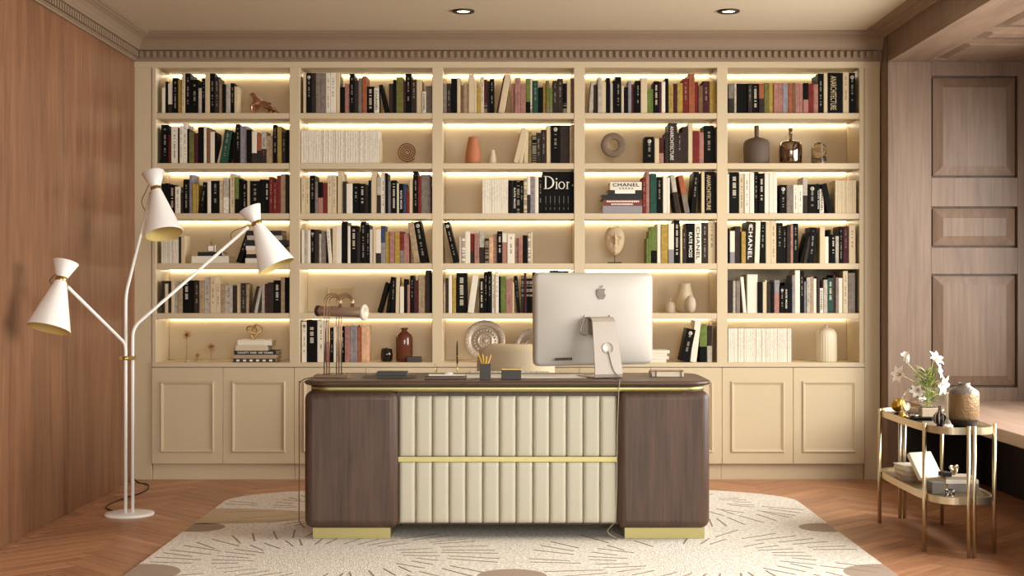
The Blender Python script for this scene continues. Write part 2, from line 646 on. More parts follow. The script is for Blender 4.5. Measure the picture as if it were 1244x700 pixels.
gp = .0014
full = [(gp, gp), (L_ - gp, gp), (L_ - gp, W_ - gp), (gp, W_ - gp)]
full = [(p[0] - L_ / 2, p[1] - W_ / 2) for p in full]
BLOCK = block_mesh(full)
c45 = math.sqrt(.5)
cand = []
for m_ in range(-14, 15):
    for k in range(-90, 200):
        for vert in (0, 1):
            ox, oy = k * W_ + m_ * L_, k * W_ - m_ * L_
            if vert:
                cx, cy, ang = ox - W_ / 2, oy + L_ / 2, PI / 2
            else:
                cx, cy, ang = ox + L_ / 2, oy + W_ / 2, 0.0
            X, Y = (cx - cy) * c45, (cx + cy) * c45
            if -2.9 < X < 3.4 and 3.0 < Y < 9.5:
                cand.append((X, Y, ang + PI / 4))
rest_polys, vis = [], []
for X, Y, a in cand:
    ca, sa = math.cos(a), math.sin(a)
    wp = [(X + p[0] * ca - p[1] * sa, Y + p[0] * sa + p[1] * ca) for p in full]
    cp = clip(wp, XL - .015, 3.3, 3.0, 9.20)
    if len(cp) < 3:
        continue
    whole = all(XL - .015 <= p[0] <= 3.3 and p[1] <= 9.20 for p in wp)
    # is any of it in the frame and outside the rug?
    seen = 0
    for p in cp + [(X, Y)]:
        s = F / p[1]
        u, v = 622 + p[0] * s, 350 + CZ * s
        if -5 < u < 1250 and v < 704 and not (RX0 + .1 < p[0] < RX1 - .1 and p[1] < RY1 - .25) and p[0] < 2.9 and p[1] < 9.12 and not (p[0] > XR and p[1] > NE):
            seen += 1
    if seen:
        area = abs(sum(cp[i - 1][0] * cp[i][1] - cp[i][0] * cp[i - 1][1] for i in range(len(cp)))) / 2
        vis.append((-(area * seen / Y ** 3), X, Y, a, cp, whole))
    else:
        rest_polys.append(cp)
vis.sort(key=lambda t: t[0])
for i, (_, X, Y, a, cp, whole) in enumerate(vis):
    if i >= 300:
        rest_polys.append(cp)
        continue
    if whole:
        link('parquet_block', BLOCK, fl, (X, Y, 0), (0, 0, a))
    else:
        ca, sa = math.cos(-a), math.sin(-a)
        lp = [((p[0] - X) * ca - (p[1] - Y) * sa, (p[0] - X) * sa + (p[1] - Y) * ca) for p in cp]
        link('parquet_block', block_mesh(lp), fl, (X, Y, 0), (0, 0, a))
mb = MB()
for cp in rest_polys:
    t = [mb.bm.verts.new((p[0], p[1], 0)) for p in cp]
    mb.bm.faces.new(t)
bmesh.ops.recalc_face_normals(mb.bm, faces=mb.bm.faces)
tag(mb.build('parquet_remainder', wood('parquet_rest', '#96644a', '#c9966e', 'Y', 0.38, 60), fl), kind='stuff')
tag(MB().box(XL, XR, YN, 3.0, -.0045, 0).build('parquet_near', wood('parquet_rest', '#96644a', '#c9966e', 'Y', 0.38, 60), fl), kind='stuff')

# ================================================================== BOOKCASE
SB = F / YB
bx_ = lambda px: (px - 622) / SB
bz_ = lambda py: CZ - (py - 350) / SB
UPR = [(163, 189.6), (351.6, 364.3), (525, 537.8), (697.4, 710.4), (871, 883.8), (1044, 1069.4)]
SHELF = [bz_(v) for v in (137.2, 198.2, 259.2, 320.0, 380.6)] + [bz_(440.5)]
TOPIN = bz_(82.4)
BACK = 9.38
bc = thing('bookcase', 'cream built-in bookcase with five lit bays across the back wall', 'bookcase', (0, YB, 0))
o3 = lambda a: a - YB


def bc_box(name, x0, x1, y0, y1, z0, z1, bevel=.002, m=PAINT, parent=bc):
    return MB().box(x0, x1, o3(y0), o3(y1), z0, z1, bevel).build(name, m, parent)


for i, (a, b) in enumerate(UPR):
    z0 = .727
    if i in (0, 5):
        z0 = 0.0
    if i == 0:
        bc_box('pilaster', bx_(163), bx_(184.0), YB + .004, BACK, 0, 2.704)
        a, z0 = 184.6, .727
    if i == 5:
        bc_box('pilaster', bx_(1050.4), bx_(1069.4), YB + .004, BACK, 0, 2.704)
        b, z0 = 1049.8, .727
    bc_box('upright', bx_(a), bx_(b), YB, BACK, z0, 2.704)
bc_box('top_rail', bx_(163), bx_(1069.4), YB - .004, BACK, TOPIN, 2.704)
bc_box('worktop', bx_(184.5), bx_(1050), YB - .012, BACK, bz_(446.2), SHELF[5], .004)
STRIP = emitter('led_strip', (1.0, 0.85, 0.61), 15.0)
for i in range(5):
    x0, x1 = bx_(UPR[i][1]), bx_(UPR[i + 1][0])
    bc_box('back_panel', x0, x1, BACK, BACK + .02, SHELF[5], TOPIN)
    for r in range(5):
        bc_box('shelf', x0, x1, YB + .002, BACK, SHELF[r] - .038, SHELF[r])
    ceil = [TOPIN] + [z - .038 for z in SHELF[:5]]
    for r in range(6):
        if (i, r) == (4, 4):
            continue            # this strip is off
        z = ceil[r]
        mb = MB()
        mb.box(x0 + .006, x1 - .006, o3(BACK - .016), o3(BACK - .004), z - .007, z - .001)
        mb.build('led_strip', STRIP, bc)

# base cabinets: five units with two doors each
d0, d1 = 184.5, 1050.0
dw = (d1 - d0) / 10
names5 = ['leftmost', 'second', 'middle', 'fourth', 'rightmost']
for i in range(5):
    a, b = bx_(d0 + 2 * i * dw), bx_(d0 + 2 * (i + 1) * dw)
    where = ['behind the floor lamp, nearest the timber wall', 'behind the desk lamp end of the desk', 'hidden mostly by the desk', 'behind the monitor end of the desk', 'nearest the window alcove'][i]
    cb = thing('base_cabinet', 'cream two-door base cabinet ' + where, 'cabinet', ((a + b) / 2, YB, 0), group='base cabinets under the bookcase')
    h = (b - a) / 2
    MB().box(-h + .001, h - .001, .012, BACK - YB, .1, bz_(446.2) - .001).build('carcass', PAINT, cb)
    MB().box(-h + .001, h - .001, .03, .05, 0, .1).build('plinth', PAINT, cb)
    for s in (-1, 1):
        x0, x1 = (-h + .0012, -.0012) if s < 0 else (.0012, h - .0012)
        z0, z1 = bz_(563.5), bz_(446.8)
        dr = MB().box(x0, x1, -.008, .012, z0, z1, .0015).build('door', PAINT, cb)
        fx0, fx1, fz0, fz1 = x0 + .055, x1 - .055, z0 + .072, z1 - .086
        mb = MB()
        prof = [(0, 0), (.003, .008), (.008, .011), (.013, .009), (.016, .005), (.021, .004), (.023, 0)]
        rings = []
        for t, hgt in prof:
            rings.append([(fx0 + t, -.008 - hgt, fz0 + t), (fx1 - t, -.008 - hgt, fz0 + t), (fx1 - t, -.008 - hgt, fz1 - t), (fx0 + t, -.008 - hgt, fz1 - t)])
        mb.grid(rings, closed_u=True, smooth=False)
        bmesh.ops.recalc_face_normals(mb.bm, faces=mb.bm.faces)
        mb.build('panel_moulding', PAINT, dr)

# ================================================================== RUG
RUGM, nt, b = nodes_of('rug_pile')
N, L = nt.nodes, nt.links
tc = N.new('ShaderNodeTexCoord')
vo = N.new('ShaderNodeTexVoronoi'); vo.inputs['Scale'].default_value = 130
L.new(tc.outputs['Object'], vo.inputs['Vector'])
nz = N.new('ShaderNodeTexNoise'); nz.inputs['Scale'].default_value = 60; nz.inputs['Detail'].default_value = 5
L.new(tc.outputs['Object'], nz.inputs['Vector'])
rp = N.new('ShaderNodeValToRGB')
rp.color_ramp.elements[0].position = .32; rp.color_ramp.elements[0].color = lin('#cdc3b4')
rp.color_ramp.elements[1].position = .62; rp.color_ramp.elements[1].color = lin('#f4eee5')
L.new(nz.outputs['Fac'], rp.inputs['Fac'])
L.new(rp.outputs['Color'], b.inputs['Base Color'])
b.inputs['Roughness'].default_value = .95
b.inputs['Specular IOR Level'].default_value = .1
bp = N.new('ShaderNodeBump'); bp.inputs['Strength'].default_value = .45; bp.inputs['Distance'].default_value = .008
L.new(vo.outputs['Distance'], bp.inputs['Height'])
L.new(bp.outputs['Normal'], b.inputs['Normal'])

rug = thing('rug', 'cream patterned rug with fanned dashes under the desk', 'rug', (0, RY0, 0))
rr = .52
outl = [(RX0, 0), (RX1, 0)]
D = RY1 - RY0
for k in range(13):
    t = k / 12 * PI / 2
    outl.append((RX1 - .95 + .95 * math.cos(t), D - rr + rr * math.sin(t)))
for k in range(13):
    t = PI / 2 + k / 12 * PI / 2
    outl.append((RX0 + .95 + .95 * math.cos(t), D - rr + rr * math.sin(t)))
MB().prism(outl, 'Z', 0.0005, .014).build('pile', RUGM, rug)


def inside(x, y):
    if not (RX0 + .02 < x < RX1 - .02 and .02 < y < D - .02):
        return False
    ax = max(0, abs(x) - (RX1 - .95)) / .93
    ay = max(0, y - (D - rr)) / (rr - .02)
    return not (ay > 0 and ax * ax + ay * ay > 1)


mb = MB()
rnd = random.Random(3)
for fx in (-.84, .86):
    for fy, rad in ((6.35, .80), (7.95, .80), (4.75, .80)):
        for ring, (r0, r1, n) in enumerate(((.98, .70, 46), (.64, .44, 34))):
            for k in range(n):
                t = 2 * PI * (k + .5 * ring) / n + rnd.uniform(-.03, .03)
                if rnd.random() < .16:
                    continue
                a = (fx + rad * r0 * math.cos(t), fy - RY0 + rad * r0 * math.sin(t) * 1.0)
                c = (fx + rad * (r1 + rnd.uniform(-.05, .08)) * math.cos(t + .10), fy - RY0 + rad * r1 * math.sin(t + .10))
                if not (inside(*a) and inside(*c)):
                    continue
                dv = Vector((c[0] - a[0], c[1] - a[1])); nn = Vector((-dv.y, dv.x)).normalized() * .0036
                q = [(a[0] + nn.x, a[1] + nn.y), (a[0] - nn.x, a[1] - nn.y), (c[0] - nn.x, c[1] - nn.y), (c[0] + nn.x, c[1] + nn.y)]
                mb.prism(q, 'Z', .013, .0152)
DASH = mat('rug_brown_yarn', '#8d7866', .95, noise=.25, nscale=150)
tag(mb.build('dash_pattern', DASH, rug), 'fanned brown dashes woven into the rug', kind='stuff')


def patch(cx, cy, r, m, ry=None):
    ry = ry or r
    poly = [(cx + r * math.cos(2 * PI * k / 32), cy - RY0 + ry * math.sin(2 * PI * k / 32)) for k in range(32)]
    poly = clip(poly, RX0 + .002, RX1 - .002, .01, D - .05)
    if len(poly) > 2:
        MB().prism(poly, 'Z', .0135, .0148).build('patch', m, rug)


TAUPE = mat('rug_taupe_yarn', '#a59180', .95, noise=.25, nscale=150, bump=.5, bscale=300)
SAND = mat('rug_sand_tone', '#c2ac8c', .95, noise=.2, nscale=150, bump=.5, bscale=300)
for cx, cy, r in ((-1.6, 7.16, .13), (1.6, 7.16, .13), (-1.62, 6.02, .19), (1.62, 6.02, .19), (0, 5.95, .15)):
    patch(cx, cy, r, TAUPE)
patch(-1.66, 7.52, .62, SAND, .26)  # wide sand-toned ellipse, cut off at the rug edge

# ================================================================== DESK
DY, DZ = 6.78, .79
desk = thing('desk', 'dark oak desk with cream channelled front and brass trim', 'desk', (0, DY, 0.015))
dl = lambda z: z - .015


def slab(mb, x0, x1, y0, y1, r, levels, n=8):
    """rounded rectangle with an edge profile: levels are (inset, z)"""
    rows = []
    for ins, z in levels:
        row = []
        for cx, cy, t0 in ((x1 - r, y0 + r, -PI / 2), (x1 - r, y1 - r, 0), (x0 + r, y1 - r, PI / 2), (x0 + r, y0 + r, PI)):
            for k in range(n + 1):
                t = t0 + k / n * PI / 2
                row.append((cx + (r - ins) * math.cos(t), cy + (r - ins) * math.sin(t), z))
        rows.append(row)
    mb.grid(rows, closed_u=True)
    bm = mb.bm
    bm.verts.ensure_lookup_table()
    n_ = len(rows[0]); tot = len(bm.verts)
    f1 = bm.faces.new([bm.verts[i] for i in range(tot - n_, tot)])
    f0 = bm.faces.new([bm.verts[i] for i in range(tot - n_ * len(rows), tot - n_ * (len(rows) - 1))][::-1])
    mb._mark([f0, f1])
    bmesh.ops.recalc_face_normals(bm, faces=bm.faces)
    return mb


slab(MB(), -1.021, .977, -.012, .67, .13, [(.02, dl(.764)), (.006, dl(.768)), (0, dl(.774)), (0, dl(.780)), (.006, dl(.787)), (.02, dl(.790))]).build('desk_top', DESKTOPW, desk)
slab(MB(), -.99, .945, .022, .63, .10, [(0, dl(.735)), (0, dl(.7645))]).build('brass_band', BRASSO, desk)
MB().box(-1.009, -.552, 0, .64, dl(.071), dl(.741), .042, 5).build('pedestal', DESKW, desk)
MB().box(.512, .961, 0, .64, dl(.071), dl(.741), .042, 5).build('pedestal', DESKW, desk)
MB().box(-.56, .52, .05, .6, dl(.088), dl(.738)).build('centre_carcass', DESKW, desk)
MB().box(-.553, .513, .03, .05, dl(.394), dl(.418)).build('brass_strip', BRASSO, desk)
MB().box(-.973, -.594, .06, .56, 0, dl(.075)).build('plinth_foot', BRASSO, desk)
MB().box(.551, .941, .06, .56, 0, dl(.075)).build('plinth_foot', BRASSO, desk)


def channel_mesh(w, h):
    mb = MB()
    rows = []
    m = 14
    for z, sc, dep in ((0, .92, .35), (.004, .98, .75), (.012, 1, .95), (.024, 1, 1), (h - .024, 1, 1), (h - .012, 1, .95), (h - .004, .98, .75), (h, .92, .35)):
        row = []
        for k in range(m + 1):
            u = -1 + 2 * k / m
            row.append((u * w / 2 * sc, -.022 * dep * (1 - abs(u) ** 7) ** .6, z))
        rows.append(row)
    mb.grid(rows)
    bm = mb.bm
    bm.verts.ensure_lookup_table()
    bm.faces.new([bm.verts[i] for i in range(m + 1)])
    bm.faces.new([bm.verts[(m + 1) * 7 + i] for i in range(m + 1)][::-1])
    bmesh.ops.recalc_face_normals(bm, faces=bm.faces)
    return mb.mesh('upholstered_channel', CREAML)


cx0, cx1 = -.5505, .5105
cw = (cx1 - cx0) / 13
for z0, z1 in ((.418, .7135), (.095, .394)):
    me = channel_mesh(cw - .001, z1 - z0)
    for k in range(13):
        link('upholstered_channel', me, desk, (cx0 + cw * (k + .5), .048, dl(z0)))

# cords hanging from the desk
def cord(name, pts, r, m, label, owner, n=8):
    mb_ = MB().tube(smooth_curve(pts, n), r, 6)
    bmesh.ops.transform(mb_.bm, matrix=(Matrix.Translation(owner.location) @ owner.rotation_euler.to_matrix().to_4x4()).inverted(), verts=mb_.bm.verts)
    return tag(mb_.build(name, m, owner), label)


# ================================================================== COMPUTER
pc = thing('desktop_computer', 'silver all-in-one desktop computer seen from behind on the desk', 'computer', (.462, 7.0, DZ), math.radians(22))
W2, H2 = .330, .2345
zc = 1.0825 - DZ
mb = MB()
rows, M_, N_ = [], 26, 20


def rrect(u, v, r=.03):
    """map the square to a slightly rounded rectangle"""
    x, z = u * W2, v * H2
    ax, az = W2 - r, H2 - r
    if abs(x) > ax and abs(z) > az:
        dx, dz = abs(x) - ax, abs(z) - az
        l = math.hypot(dx, dz); mx = max(dx, dz)
        if l > 1e-9:
            k = mx / l
            dx, dz = dx * k, dz * k
        x, z = math.copysign(ax + dx, x), math.copysign(az + dz, z)
    return x, z


for j in range(N_ + 1):
    row = []
    v = -1 + 2 * j / N_
    v = math.copysign(abs(v) ** .75, v)
    for i in range(M_ + 1):
        u = -1 + 2 * i / M_
        u = math.copysign(abs(u) ** .75, u)
        x, z = rrect(u, v)
        row.append((x, .12 - .006 - .03 * (1 - u ** 4) * (1 - v ** 4), zc + z))
    rows.append(row)
mb.grid(rows)
# thin rim and screen side
edge = [rows[0][i] for i in range(M_)] + [rows[j][M_] for j in range(N_)] + [rows[N_][i] for i in range(M_, 0, -1)] + [rows[j][0] for j in range(N_, 0, -1)]
ring2 = [(p[0], .142, p[2]) for p in edge]
mb.mi = 1
mb.grid([edge, ring2], closed_u=True, smooth=False)
mb.mi = 2
fb = [mb.bm.verts.new(p) for p in ring2]
mb._mark([mb.bm.faces.new(fb)])
bmesh.ops.remove_doubles(mb.bm, verts=mb.bm.verts, dist=1e-5)
bmesh.ops.recalc_face_normals(mb.bm, faces=mb.bm.faces)
shell = mb.build('housing', [SILVER, SILVERD, BLACKM], pc)
# logo
ap = [(0, .64), (.12, .70), (.25, .72), (.37, .67), (.44, .60), (.385, .54), (.34, .46), (.325, .36), (.345, .26), (.40, .18), (.47, .13), (.42, 0), (.34, -.14), (.24, -.25), (.14, -.28), (.05, -.25), (0, -.235), (-.05, -.25), (-.14, -.28), (-.24, -.25), (-.36, -.10), (-.44, .1), (-.46, .3), (-.42, .5), (-.33, .64), (-.2, .71), (-.1, .69)]
lf = [(0, .75), (.01, .86), (.06, .95), (.14, 1.02), (.17, 1.03), (.165, .95), (.13, .85), (.07, .77)]
k = .056
mb = MB()
lz = CZ - (363 - 350) / 240 - DZ + .012
mb.prism([(.022 + p[0] * k, lz + p[1] * k) for p in ap], 'Y', .0822, .0850)
mb.prism([(.022 + p[0] * k, lz + p[1] * k) for p in lf], 'Y', .0822, .0850)
mb.build('logo', LOGO, shell)
for q in range(9):
    x = -.225 + q * .0105
    MB().box(x, x + .005, .0860, .098, zc - .205, zc - .192, .0015).build('port', mat('port_shadow', '#4b4038', .5), shell)
# stand
prof = [(.10, .300), (.045, .302), (.022, .296), (.008, .280), (-.002, .24), (-.030, .12), (-.046, .05), (-.050, .022), (-.044, .008), (-.02, .0045), (.16, .0045)]
th = .0065
top_p, bot_p = [], []
for i, (y, z) in enumerate(prof):
    a = Vector(prof[max(i - 1, 0)]); c = Vector(prof[min(i + 1, len(prof) - 1)])
    t = (c - a).normalized(); nn = Vector((t.y, -t.x))
    top_p.append(Vector((y, z)) + nn * th / 2); bot_p.append(Vector((y, z)) - nn * th / 2)
mb = MB()
rows = []
for pt in (top_p + bot_p[::-1]):
    zz_ = max(0, min(1, pt.y / .30))
    w = .077 * (1 - zz_) + .063 * zz_
    cx = 0.0
    rows.append([(cx - w, pt.x, pt.y), (cx + w, pt.x, pt.y)])
rows.append(rows[0])
bm = mb.bm
V = [[bm.verts.new(p) for p in r] for r in rows[:-1]]
nV = len(V)
for i in range(nV):
    j = (i + 1) % nV
    f = bm.faces.new((V[i][0], V[i][1], V[j][1], V[j][0])); f.smooth = False
n_ = len(prof)
for i in range(n_ - 1):
    for s_ in (0, 1):
        bm.faces.new((V[i][s_], V[i + 1][s_], V[nV - 2 - i][s_], V[nV - 1 - i][s_]))
bmesh.ops.recalc_face_normals(bm, faces=bm.faces)
MB().box(-.05, .05, .045, .095, .215, .292, .006, 2).build('hinge', mat('hinge_shadow_grey', '#8b7d70', .5), pc)
st = mb.build('stand', mat('stand_aluminium', '#9c9084', .45, .1, noise=.01), pc)
MB().lathe([(0, 0), (.026, 0), (.028, .002), (.028, .004)], 28, Matrix.Translation((.005, -.0265, .15)) @ Matrix.Rotation(PI / 2 - .22, 4, 'X'), cap=False).build('cable_grommet', mat('pale_grommet', '#b0a598', .4), st)
MB().tube(smooth_curve([(.006, -.034, .135), (.012, -.042, .10), (.022, -.0535, .05), (.04, -.058, .022), (.072, -.060, .007)], 6), .0025, 6).build('cable', mat('grey_cable', '#8d8377', .5), st)
for s_ in (-1, 1):
    MB().tube(smooth_curve([(s_ * .068, .079, zc + .02), (s_ * .082, .080, zc - .02), (s_ * .094, .082, zc - .065), (s_ * .08, .082, zc - .078), (s_ * .06, .082, zc - .08)], 5), .003, 6).build('hinge_slot', SILVERD, shell)

# ================================================================== THINGS ON THE DESK
dp = MB().box(-.425, .372, 6.985, 7.25, DZ + .0002, DZ + .003, .001).build('desk_pad', PAPER)
tag(dp, 'large white desk pad lying across the middle of the desk', 'desk pad')
kb = thing('keyboard', 'slim silver keyboard at the back edge of the white desk pad', 'keyboard', (0, 7.28, DZ))
MB().box(-.225, .195, 0, .11, .0005, .009, .003, 2).build('case', SILVER, kb)
mb = MB()
for r in range(4):
    for q in range(14):
        mb.box(-.215 + q * .0288, -.215 + q * .0288 + .025, .008 + r * .025, .008 + r * .025 + .021, .009, .0108)
tag(mb.build('keys', PAPER, kb), kind='stuff')

pt = thing('pen_tray', 'dark wooden pen stand with white inlay beside the pencil cup', 'pen stand', (-.327, 6.90, DZ))
MB().box(-.102, .102, -.03, .07, .0002, .017, .003, 2).build('base', DESKTOPW, pt)
MB().box(-.085, .095, -.012, .06, .0172, .022, .002).build('inlay', PAPER, pt)
MB().ball((.012, .02, .026), .024, .018, .010).build('glass_weight', mat('milky_glass', '#d8d0c8', .15, noise=.03), pt)
MB().tube([(-.052, .02, .02), (-.052, .02, .075)], [.003, .0012], 6).build('letter_spike', BRASS, pt)
pen = thing('fountain_pen', 'slim black and gold pen upright in the pen stand', 'pen', (-.271, 6.92, DZ + .0222))
MB().tube([(0, 0, 0), (0, 0, .02), (0, 0, .055)], [.0012, .003, .0032], 8).build('gold_section', BRASS, pen)
MB().tube([(0, 0, .055), (0, 0, .088)], [.0042, .0042], 8).tube([(0, 0, .092), (0, 0, .14), (0, 0, .165)], [.0042, .004, .002], 8).build('barrel', BLACKM, pen)
MB().tube([(0, 0, .088), (0, 0, .092)], [.0047, .0047], 8).build('gold_ring', BRASS, pen)

cup = thing('pencil_cup', 'dark square pencil cup holding yellow pencils', 'pencil cup', (-.132, 6.905, DZ))
mb = MB()
mb.box(-.027, .027, -.027, -.024, 0, .077).box(-.027, .027, .024, .027, 0, .077).box(-.027, -.024, -.024, .024, 0, .077).box(.024, .027, -.024, .024, 0, .077).box(-.024, .024, -.024, .024, 0, .004)
mb.build('cup_body', DARKBOX, cup)
PENC = mat('yellow_pencil_paint', '#d9a92e', .4, noise=.05)
pl_lab = ['yellow pencil leaning furthest to the pen stand side of the cup', 'tall yellow pencil in the middle of the cup', 'short yellow pencil near the front of the cup', 'yellow pencil leaning towards the small dark box']
for i, (bx, by, tx, ty, tz) in enumerate(((.010, .0, -.034, .0, .118), (.0, .012, -.012, .012, .110), (-.004, -.012, .006, -.014, .100), (-.012, .004, .026, .006, .106))):
    pc_ = thing('pencil', pl_lab[i], 'pencil', (-.132, 6.905, DZ + .005), group='pencils in the cup')
    a, c = Vector((bx, by, 0)), Vector((tx, ty, tz))
    d_ = (c - a).normalized()
    MB().tube([a, c], .0034, 6).build('shaft', PENC, pc_)
    MB().tube([c, c + d_ * .010], [.0033, .0004], 6).build('tip', mat('pencil_tip', '#e8cf7a', .6), pc_)
bxx = thing('desk_box', 'small dark lidded box with brass rim on the desk', 'box', (0, 6.905, DZ))
MB().box(-.052, .046, -.028, .032, 0, .047, .002).build('box_body', DARKBOX, bxx)
MB().box(-.053, .047, -.029, .033, .047, .053, .0015).build('brass_lid', BRASS, bxx)

nb = thing('notebook', 'taupe leather notebook lying at the bare end of the desk', 'notebook', (.79, 7.12, DZ), math.radians(-4))
MB().box(-.085, .082, -.055, .06, .0005, .003, .001).box(-.085, .082, -.055, .06, .027, .030, .001).build('cover', mat('taupe_leather', '#8a6f5b', .45), nb)
MB().box(-.078, .08, -.052, .057, .003, .027).build('pages', PAGES, nb)
MB().prism([(-.085 - .008 * math.sin(PI * k / 8), .015 - .015 * math.cos(PI * k / 8)) for k in range(9)], 'Y', -.055, .06).build('spine', mat('dark_leather_spine', '#54392b', .4), nb)
MB().box(-.062, -.056, -.056, .061, 0, .0308).box(.066, .071, -.056, .061, 0, .0308).build('strap', mat('dark_leather_spine', '#54392b', .4), nb)

bk = thing('boxed_folio', 'charcoal cloth box lying on a brown board near the desk lamp', 'box', (-.60, 7.02, DZ))
MB().box(-.075, .075, -.04, .05, .0105, .032, .002).build('box_body', mat('charcoal_cloth', '#3d3d3a', .6, bump=.1), bk)
MB().box(-.145, .115, -.03, .09, .0003, .010, .001).build('board', mat('brown_board', '#584a40', .6), bk)

# desk lamp: copper loops carrying a horizontal tube
lp = thing('desk_lamp', 'copper desk lamp with looped rods and horizontal tube head', 'lamp', (-.905, 7.06, DZ))
MB().box(-.088, .085, -.06, .06, .0003, .014, .003, 2).build('base', wood('lamp_base_wood', '#6d5341', '#84654f', 'X', .4, 60), lp)
MB().box(-.09, .09, -.055, .065, 0, .003).build('foot_plate', BRASS, lp)
k = 1 / 240.0
zt = CZ - (367 - 350) * k - DZ
for g_, (gx, far) in enumerate(((395, 0), (409.5, 0))):
    for q in range(3):
        xa = (gx + q * 3 - 622) * k + .905
        rad = (10.5 - q * 2.2) * k
        yy = -.01 + .012 * g_
        pts = [(xa, yy, .012), (xa, yy, zt * .5), (xa, yy, zt)]
        for t in range(1, 13):
            a = PI - PI * t / 12
            pts.append((xa + rad + rad * math.cos(a), yy - .012 * t / 12, zt + rad * math.sin(a)))
        pts.append((xa + 2 * rad, yy - .012, zt - .03))
        MB().tube(pts, .003, 6).build('looped_rod', COPPER, lp)
a, c = Vector((-.072, .035, zt - .045)), Vector((.172, -.055, zt - .052))
ax = (c - a).normalized()
rotm = ax.to_track_quat('Z', 'Y').to_matrix().to_4x4()
ln = (c - a).length
tb = MB().lathe([(0, 0), (.022, 0), (.026, .004), (.026, ln - .02), (.022, ln - .015)], 24, Matrix.Translation(a) @ rotm, cap=False).build('tube_head', mat('copper_tube', '#b39c88', .35, .6, noise=.04), lp)
MB().lathe([(0, -.016), (.024, -.016), (.028, -.012), (.028, .004), (.026, .006)], 24, Matrix.Translation(a) @ rotm, cap=False).build('end_cap', mat('lamp_end_cap', '#4b3a30', .4, .6), tb)
MB().lathe([(.012, 0), (.036, .002), (.041, .008), (.041, .016), (.036, .021), (.020, .021), (.016, .012), (0, .010)], 28, Matrix.Translation(a + ax * (ln - .02)) @ rotm, cap=False).build('glass_collar', mat('frosted_glass_collar', '#c9bfae', .25, noise=.03), tb)

cord('power_cord', [P(388, 457.5, 7.06), P(372, 460, 6.95), P(365, 464.5, 6.772), P(363.5, 470, 6.758), P(363.6, 540, 6.758), P(363.4, 620, 6.758), P(364, 634, 6.79), P(370, 641, 6.95)], .0028, CABLE,
     'thin brown cord hanging down the lamp end of the desk', lp)
cord('power_cord', [P(742, 459.5, 6.96), P(749, 460.5, 6.89), P(753, 463.5, 6.772), P(752, 470, 6.755), P(750, 520, 6.742), P(749, 600, 6.735), P(747, 632, 6.735), P(738, 645, 6.78), P(745, 652, 6.80), P(753, 654.5, 6.86)], .0024, mat('beige_cable', '#94866c', .5),
     'beige cord from the computer hanging over the desk front', pc)

# ================================================================== CHAIR BEHIND THE DESK
ch = thing('tub_chair', 'beige upholstered tub chair behind the desk', 'chair', (.022, 7.96, .0145))
FAB = mat('beige_boucle', '#c9b596', .85, noise=.08, nscale=90, bump=.4, bscale=350)


def tub(mb, r_out, r_in, z0, ztop):
    rows_o, rows_i = [], []
    n = 30
    outer, inner = [], []
    for k in range(n + 1):
        t = -PI * 1.12 + (PI * 1.24) * k / n       # opens towards +Y
        t = PI / 2 + PI * .38 + k / n * (2 * PI - 2 * PI * .38)
        outer.append((r_out * math.cos(t), r_out * math.sin(t) * .95))
        inner.append((r_in * math.cos(t), r_in * math.sin(t) * .95))
    def top(k):
        u = abs(k / n - .5) * 2
        return ztop - .17 * max(0, (u - .4) / .6) ** 1.6
    lev = []
    for f in (0, .5, .92, .98):
        lev.append([(outer[k][0] * (1 - .012 * (f > .95)), outer[k][1] * (1 - .012 * (f > .95)), z0 + (top(k) - z0) * f) for k in range(n + 1)])
    lev.append([((outer[k][0] + inner[k][0]) / 2, (outer[k][1] + inner[k][1]) / 2, top(k)) for k in range(n + 1)])
    for f in (.98, .92, .5, 0):
        lev.append([(inner[k][0], inner[k][1], z0 + (top(k) - z0) * f) for k in range(n + 1)])
    mb.grid(lev)
    bm = mb.bm
    bm.verts.ensure_lookup_table()
    m = n + 1
    bm.faces.new([bm.verts[i * m] for i in range(9)])
    bm.faces.new([bm.verts[i * m + n] for i in range(9)][::-1])
    bmesh.ops.recalc_face_normals(bm, faces=bm.faces)
    return mb


tub(MB(), .222, .165, .30, .915).build('back_shell', FAB, ch)
MB().lathe([(0, .30), (.15, .30), (.162, .32), (.163, .40), (.15, .44), (.09, .455), (0, .457)], 32).build('seat', FAB, ch)
MB().lathe([(0, 0), (.2, 0), (.2, .012), (.03, .03), (.025, .30), (0, .30)], 28).build('pedestal', BRASS, ch)

# ================================================================== FLOOR LAMP
LX, LY = -2.089, 7.64
fl_ = thing('floor_lamp', 'white three-armed floor lamp with hourglass shades by the timber wall', 'lamp', (LX, LY, 0))
MB().lathe([(0, 0), (.132, 0), (.134, .004), (.132, .012), (.12, .015), (0, .016)], 48).build('base', WHITEE, fl_)
o_ = Vector((LX, LY, 0))
q = lambda px, py, Y: P(px, py, Y) - o_
poles = [(-.017, -.012), (-.026, .022), (.019, -.002)]
ends = [  # bend height, arm end (px, py, Y), shade top centre, ring, rim centre
    (CZ - (418 - 350) / 222.6, q(80.6, 347, 6.95), q(80, 318.5, 6.90), q(73.8, 340, 6.885), q(59, 399.5, 6.80)),
    (CZ - (358 - 350) / 222.6, q(183, 236, 8.03), q(186, 210, 8.04), q(188.6, 230, 8.015), q(199.5, 284.5, 7.93)),
    (CZ - (398 - 350) / 222.6, q(303, 275, 7.78), q(303.5, 253, 7.80), q(311, 272, 7.795), q(336, 323.5, 7.77)),
]
arm_lab = ['lowest arm, reaching towards the viewer', 'steep middle arm', 'long arm reaching over the bookcase']
